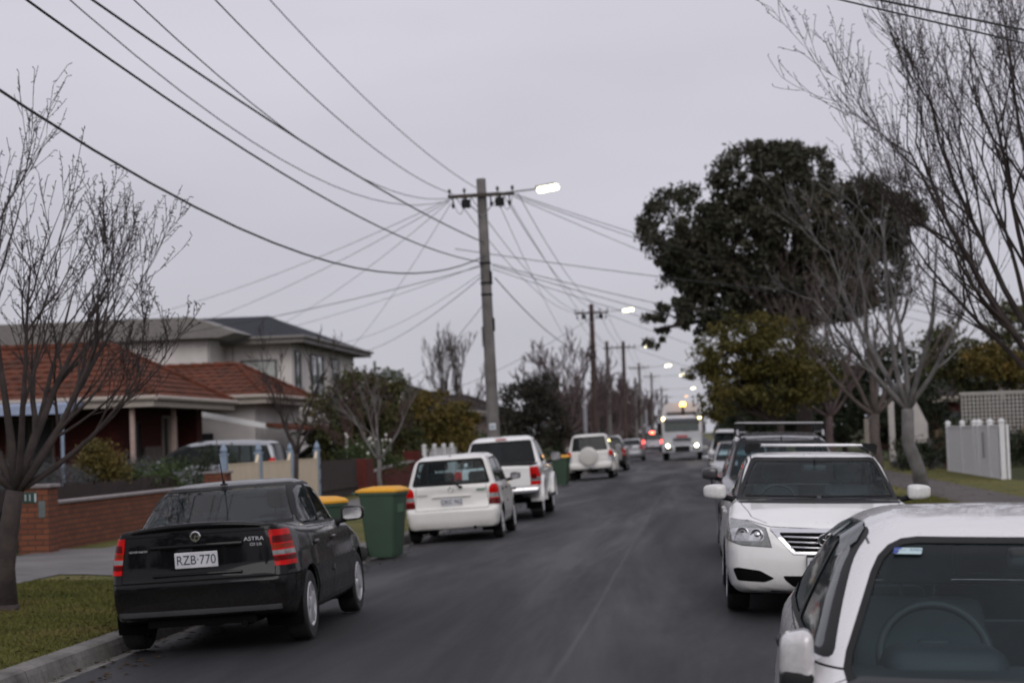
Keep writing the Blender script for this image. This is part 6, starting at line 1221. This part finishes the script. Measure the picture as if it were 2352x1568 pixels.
# ------------------------------------------------------------------ poles, lamps and wires
POLEG = plain('weathered_pole', (.135, .125, .122), .9, var=.3, scale=2, bump=.4); POLEB = plain('brown_pole', (.055, .036, .032), .9, var=.35, scale=2, bump=.4); ARM = plain('crossarm_timber', (.055, .045, .035), .85, var=.4); INS = plain('insulator', (.03, .026, .026), .35); GALV = plain('galvanised', (.30, .30, .31), .45, .6); WIRE = plain('wire', (.022, .026, .028), .6)
LAMP = glow('street_lamp_glow', (1, .90, .52), 9); SODIUM = glow('sodium_glow', (1, .5, .18), 3.5)
def pole(label, y, x=-6.0, h=9.45, lean=0.0, mat=POLEG, r=.16, arm=1.0, lamp=1.95, boxes=True, group='power poles along the left kerb', lampmat=None, ly=0):
    t = thing('power_pole', label, 'power pole', (x, y, .1), 0, group); t.rotation_euler = (0, lean, 0)
    obj('pole', MB().lathe([(0, -.1), (r*1.25, -.1), (r*1.18, 1.5), (r, 5), (r*.86, h-.02), (r*.80, h), (0, h+.01)], 'z', n=18), [mat], t, auto=50)
    za = h-.52; c = obj('crossarm', MB().box(-arm, arm, -r-.10, -r-.002, za-.055, za+.055, bev=.008), [ARM], t)
    for k in (-.95, -.5, .5, .95):
        m = MB().lathe([(0, za+.056), (.02, za+.056), (.02, za+.12), (.05, za+.13), (.055, za+.17), (.035, za+.19), (.045, za+.22), (0, za+.24)], 'z', (arm*k, -r-.05, 0), 10); obj('insulator', m, [INS], c)
    m = MB(); m.tube([(-.55, -r-.05, za-.05), (0, -r*.9, za-.65)], .018, 5); m.tube([(.55, -r-.05, za-.05), (0, -r*.9, za-.65)], .018, 5); obj('brace', m, [GALV], c)
    if lamp:
        l = MB().tube([(arm*.6, -r-.12, za+.02), (lamp-.25, -r-.14, za+.06), (lamp, -r-.14, za+.08)], .028, 8); la = obj('lamp_arm', l, [GALV], t)
        m = MB(); m.box(lamp-.12, lamp+.50, -r-.24, -r-.04, za+.105, za+.17, bev=.03); hd = obj('lamp_head', m, [GALV], la); hd.matrix_local = Matrix.Translation((lamp, 0, za)) @ Matrix.Rotation(R(-7), 4, 'Y') @ Matrix.Translation((-lamp, 0, -za)); m = MB().box(lamp-.08, lamp+.58, -r-.27, -r-.01, za-.05, za+.104, bev=.065); obj('lamp_lens', m, [lampmat or LAMP], hd, smooth=True)
    if boxes:
        for k in (-.46, .56):
            m = MB().box(arm*k-.13, arm*k+.13, -r-.20, -r+.02, za-.36, za-.12, bev=.015); m.tube([(arm*k, -r-.08, za-.12), (arm*k, -r-.08, za-.055)], .035, 6); obj('fuse_box', m, [TRIM], t)
        m = MB()
        for (a, b_, d) in ((-.85, -.46, .48), (-.55, -.3, .3), (.45, .7, .35), (.6, .95, .42), (.25, .5, .3)):
            m.tube([(a*arm+(b_-a)*arm*u, -r-.09, za-.06-d*math.sin(math.pi*u)**.8) for u in np.linspace(0, 1, 12)], .010, 4)
        for a in (-.85, .30, .85): m.tube([(a*arm, -r-.09, za-.06), (a*arm, -r-.09, za-.36)], .02, 5); m.lathe([(.02, za-.36), (.045, za-.32), (.045, za-.24), (.02, za-.2)], 'z', (a*arm, -r-.09, 0), 8)
        obj('jumper_cable', m, [TRIM], t)
        for z in (h-2.55, h-3.15, h-3.5): obj('band', MB().lathe([(r*.96, z-.03), (r*1.06, z-.03), (r*1.06, z+.03), (r*.96, z+.03)], 'z', n=18), [TRIM], t)
        m = MB(); m = MB().box(r*.8, r*1.15, -.12, .06, h-3.2, h-2.8, bev=.02); m.box(r*.8, r*1.2, -.08, .08, h-4.6, h-4.2, bev=.02); obj('cable_clamp', m, [TRIM], t)
    return t
p1 = pole('nearest power pole, tall grey with a lit street lamp', 57, -6.02, 9.45, R(-.9), POLEG, .165, 1.0, 1.78)
s1 = obj('pole_sign', MB().box(-.10, .10, -.212, -.206, 1.55+.35, 1.75+.35, bev=.01), [plain('sign_white', (.5, .52, .55), .5)], p1); obj('sign_mark', MB().box(-.06, .06, -.2145, -.2125, 1.99, 2.01, bev=.004).box(-.04, .04, -.2145, -.2125, 1.965, 1.985, bev=.004), [plain('sign_blue', (.05, .2, .35), .5)], s1)
o = obj('letter_panel', MB().box(-.20, -.165, -.12, .02, 4.4, 5.0, bev=.01), [GALV], p1)
pole('second power pole from the camera, dark crossarm and lit lamp', 114, -5.98, 9.45, 0, POLEB, .16, 1.0, 1.95)
pole('third power pole from the camera with a lit lamp beyond the second', 160, -5.9, 9.4, R(.3), POLEB, .16, 1.0, 1.9, False)
pole('fourth power pole from the camera, leaning slightly', 208, -5.8, 9.3, R(-1.2), POLEG, .16, 1.05, 2.9, False)
pole('fifth power pole from the camera with its lamp over the road', 262, -5.9, 9.9, 0, POLEG, .17, 1.1, 4.0, False)
pole('sixth power pole from the camera, partly above the truck', 330, -5.8, 9.6, 0, POLEG, .18, 1.2, 5.2, False)
pole('seventh power pole, farthest down the street, with an orange lamp', 400, -6.0, 9.6, 0, POLEG, .18, 1.2, 3.8, False, lampmat=SODIUM)
for (x, y, h, lab) in ((-5.5, 122, 7.6, 'plain grey service pole just right of the second power pole'), (-5.9, 190, 7.2, 'plain grey service pole between the third and fourth power poles')):
    t = thing('service_pole', lab, 'pole', (x, y, .1)); obj('pole', MB().lathe([(0, 0), (.14, 0), (.11, h), (0, h)], 'z', n=12), [POLEG], t, auto=50); obj('insulator', MB().box(-.25, .25, -.16, -.12, h-.5, h-.42).box(-.04, .04, -.18, -.1, h-.42, h-.2), [INS], t)
for (x, y, h, lab) in ((-6.55, 113.2, 3.4, 'pale guard post at the foot of the second power pole'), (-5.35, 206, 4.2, 'pale guard post at the foot of the fourth power pole')):
    o = obj('guard_post', MB().lathe([(0, 0), (.12, 0), (.12, h-.1), (.08, h), (0, h)], 'z', n=12), [plain('guard_pale', (.26, .26, .29), .6)]); o.location = (x, y, .1); tag(o, lab, 'post')
def wire(label, a, b_, sag, r=.013, group='overhead wires', n=28):
    a, b_ = Vector(a), Vector(b_); m = MB(); m.tube([a.lerp(b_, u)-Vector((0, 0, 4*sag*u*(1-u))) for u in np.linspace(0, 1, n)], r, 5)
    return tag(obj('overhead_wire', m, [WIRE], smooth=True, fix=False), label, 'wire', group)
Z = 9.03
def P1(k, z=0): return (-6.17+k, 56.78, Z+z)
WL = [('power wire running to the left end of the nearest crossarm', (-7.0, 56.78, 9.1), (-5.53, -2, 9.16), 1.41, .011), ('power wire reaching the nearest pole just below its top', (-6.3, 56.78, 9.25), (-7.75, -2, 13), 1.6, .011), ('power wire merging with the thick cable in the upper left sky', (-7.0, 56.78, 9.0), (-6.1, -2, 9.48), 2.27, .010), ('thin wire below the thick cable in the upper left sky', (-7.0, 56.78, 8.95), (-8.35, -2, 12.19), 3.32, .010),
      ('thick bundled cable meeting the nearest pole below its crossarm', (-6.12, 56.8, 7.6), (-8.75, -2, 9), .8, .019), ('telephone cable meeting the nearest pole low on its shaft', (-6.12, 56.8, 7.0), (-7.17, -2, 8.05), 1.3, .016), ('lowest sagging cable crossing the left bare tree', (-6.12, 56.8, 7.2), (-8.9, -2, 10.16), 3.23, .019)]
for l, a, b_, s_, r_ in WL: wire(l, a, b_, s_, r_)
# services from the nearest pole to the houses on the left
for l, a, b_, s_, r_ in (('service wire from the crossarm to the antenna side of the two-storey house', P1(-1.0, -.1), (-27.00, 88.80, 7.94), .4, .010), ('service wire beside the antenna one', P1(-1.0, -.15), (-26.40, 91.20, 7.22), .45, .010), ('service wire to the front edge of the dark metal roof', P1(-.95, -.15), (-20.40, 92.40, 7.58), .3, .009), ('service wire to the far corner of the dark metal roof', P1(-.9, -.2), (-18.72, 103.20, 6.86), .3, .009),
      ('long wire from mid pole to the terracotta roof', (-6.2, 56.8, 6.9), (-22.57, 63.44, 5.23), .35, .012), ('fine wire from mid pole across the dark roof', (-6.2, 56.8, 6.95), (-27.60, 96.00, 6.86), .5, .008), ('wire from mid pole to the balcony house corner', (-6.2, 56.8, 6.6), (-18.84, 105.60, 6.74), .4, .012), ('fine wire from mid pole to the two-storey house front', (-6.2, 56.8, 6.7), (-19.20, 100.80, 7.10), .45, .008), ('lowest wire from mid pole toward the olive bush', (-6.2, 56.8, 5.75), (-14.5, 96, 4.8), .3, .009)): wire(l, a, b_, s_, r_)
for y0, y1, nm in ((57, 114, 'first'), (114, 160, 'second'), (160, 208, 'third'), (208, 262, 'fourth'), (262, 330, 'fifth')):
    for k, q in ((-.95, 'outer left'), (-.5, 'inner left'), (.5, 'inner right'), (.95, 'outer right')): wire('%s power wire in the %s span beyond the nearest pole' % (q, nm), (-6.0+k, y0-.2, Z), (-5.95+k, y1-.2, Z+.02), .75, .012)
    wire('communications cable in the %s span beyond the nearest pole' % nm, (-5.85, y0, 6.55), (-5.85, y1, 6.5), .6, .018)
for l, a, b_, s_, r_ in (('wire crossing the street from the lamp end toward the big evergreen', P1(1.0), (12, 86, 6.2), .3, .011), ('second wire crossing the street toward the big evergreen', P1(1.0, -.05), (10.5, 78, 5.5), .3, .011), ('third wire crossing the street below the lamp', P1(1.0, -.1), (14, 102, 4.8), .4, .010), ('wire crossing the street from below the crossarm', (-7.0, 56.8, 7.45), (12, 70, 5.6), .2, .012), ('wire crossing from mid pole to the right houses', (-5.9, 56.8, 6.95), (12, 82, 4.6), .4, .012), ('second wire crossing from mid pole to the right houses', (-5.9, 56.8, 6.9), (13, 98, 4.2), .4, .012), ('third wire crossing from mid pole to the right houses', (-5.9, 56.8, 6.8), (11, 92, 3.6), .4, .010),
      ('steep wire from the right fuse box to the far left houses', P1(.55, -.3), (-7.5, 118, 7.2), .3, .010), ('steep wire from the crossarm end down the street', P1(.9, -.3), (-5.4, 122, 7.3), .35, .010),
      ('service wire crossing above the second pole toward the left', (-5.9, 114, 8.8), (-18, 128, 4.6), .4, .013), ('service wire at the second pole toward the right', (-5.0, 114, 8.9), (11, 130, 4.5), .5, .013), ('service wire at the third pole toward the right', (-5.0, 160, 8.9), (11, 170, 4.5), .5, .015),
      ('lower wire crossing the upper right corner', (-3.4, 22, 8.2), (8.0, 22, 4.76), .02, .011), ('upper thick wire crossing the upper right corner', (-3.0, 22, 8.03), (8.5, 22, 4.9), .02, .014)): wire(l, a, b_, s_, r_)
# ------------------------------------------------------------------ wheelie bins
BING = plain('bin_green', (.034, .068, .042), .6, var=.1, scale=3); BINY = plain('bin_lid_yellow', (.66, .31, .008), .5, var=.08)
def wheelie_bin(label, loc, rz):
    t = thing('wheelie_bin', label, 'bin', loc, rz, 'green wheelie bins with yellow lids')
    def ring(x0, x1, w, z, r=.06): return [(x, y, z) for x, y in fillet([(x0, -w), (x1, -w), (x1, w), (x0, w)], r, 3)]
    m = MB(); rows = [ring(-.20, .20, .20, .03), ring(-.225, .225, .215, .10), ring(-.30, .285, .27, .93), ring(-.31, .295, .275, .97), ring(-.33, .315, .29, .972), ring(-.33, .315, .29, 1.01), ring(-.31, .295, .275, 1.012)]; n = len(rows[0])
    m.add([v for r in rows for v in r], [tuple(range(n-1, -1, -1))]+[(j*n+i, j*n+(i+1) % n, (j+1)*n+(i+1) % n, (j+1)*n+i) for j in range(len(rows)-1) for i in range(n)]); obj('body', m, [BING], t, auto=35)
    m = MB(); rows = [ring(-.36, .325, .295, 1.014), ring(-.36, .325, .295, 1.04), ring(-.27, .29, .26, 1.075), ring(-.12, .22, .18, 1.10)]
    m.add([v for r in rows for v in r], [(j*n+i, j*n+(i+1) % n, (j+1)*n+(i+1) % n, (j+1)*n+i) for j in range(len(rows)-1) for i in range(n)]+[tuple(3*n+i for i in range(n))]); obj('lid', m, [BINY], t, auto=35)
    m = MB(); m.tube([(-.34, -.24, .99), (-.42, -.24, 1.0), (-.42, .24, 1.0), (-.34, .24, .99)], .017, 8); obj('handle', m, [BING], t, smooth=True)
    for sg in (1, -1): o = obj('wheel', MB().lathe([(0, -.025), (.085, -.025), (.10, -.015), (.10, .015), (.085, .025), (0, .025)], 'y', (0, 0, 0), 20), [RUB], t, auto=40); o.location = (-.27, sg*.25, .10)
    obj('axle', MB().tube([(-.27, -.25, .10), (-.27, .25, .10)], .012, 6), [TRIM], t)
    obj('front_panel', MB().box(.268, .278, -.12, .12, .70, .84), [plain('bin_mark', (.05, .11, .065), .6)], t)
    return t
wheelie_bin('nearest green wheelie bin with a yellow lid, beside the cream-white hatchback', (-4.80, 29.0, roadz(-4.9)+.0), R(-14))
wheelie_bin('green bin with yellow lid half hidden behind the black sedan', (-4.97, 24.7, roadz(-4.97)-.01), R(60))
wheelie_bin('green bin with yellow lid between the utility truck and the white four-wheel drive', (-4.95, 69.5, roadz(-4.95)), R(-10))
# ------------------------------------------------------------------ all the vehicles
black_sedan(); white_sedan(); white_hatch(); white_ute(); white_offroader(); near_sedan(); people_mover()
generic_suv('black sport utility car parked beyond the white four-wheel drive', paint('suv_black', (.008, .008, .009), .25, .03), (-4.22, 92.5), R(90), roll=R(-2))
generic_sedan('silver sedan with small red tail lights parked beyond the black one', PALES, (-4.25, 125), R(90.5), roll=R(-2))
sv = generic_suv('mauve-grey wagon with its brake lights glowing red in the left lane', LILAC, (-4.0, 171), R(92), H=1.85, name='braking_wagon', brake=10, h=.08, zoff=.1)
o = obj('high_brake_light', MB().box(-2.03, -1.95, -.17, .17, 1.64, 1.78, bev=.03), [glow('brake_glow_high', (1, .06, .03), 26)], sv.o)
garbage_truck((-.93, 122))
w1 = generic_suv('dark grey wagon with roof racks parked behind the white sedan on the right', DGREY, (1.12, 27.6), R(-90), roll=R(-1.8), H=1.68, h=.045, glassm=TINT, cabin=1, zoff=.01)
for sg in (1, -1): obj('roof_rail', MB().tube([(.25, sg*.60, 1.62), (.15, sg*.60, 1.69), (-1.45, sg*.60, 1.69), (-1.6, sg*.60, 1.62)], .022, 8), [GALV], w1.o, smooth=True)
for x in (.0, -.85):
    b_ = obj('roof_bar', MB().box(x-.04, x+.04, -.62, .62, 1.785, 1.815, bev=.012), [GALV], w1.o)
    for sg in (1, -1): obj('bar_foot', MB().box(x-.05, x+.05, sg*.50, sg*.62, 1.69, 1.784, bev=.01), [TRIM], b_)
generic_hatch('small silver hatchback squeezed behind the dark grey wagon on the right', SILVERP, (1.12, 52), R(-90), roll=R(-1.8))
generic_suv('white sport utility car farthest along the right kerb', WHITE2, (1.25, 74), R(-90), roll=R(-1.8), H=1.80)
dk = generic_hatch('dark grey hatchback in the driveway behind the brown timber gate', DGREY, (-15.0, 75.2), R(180), zoff=.27)
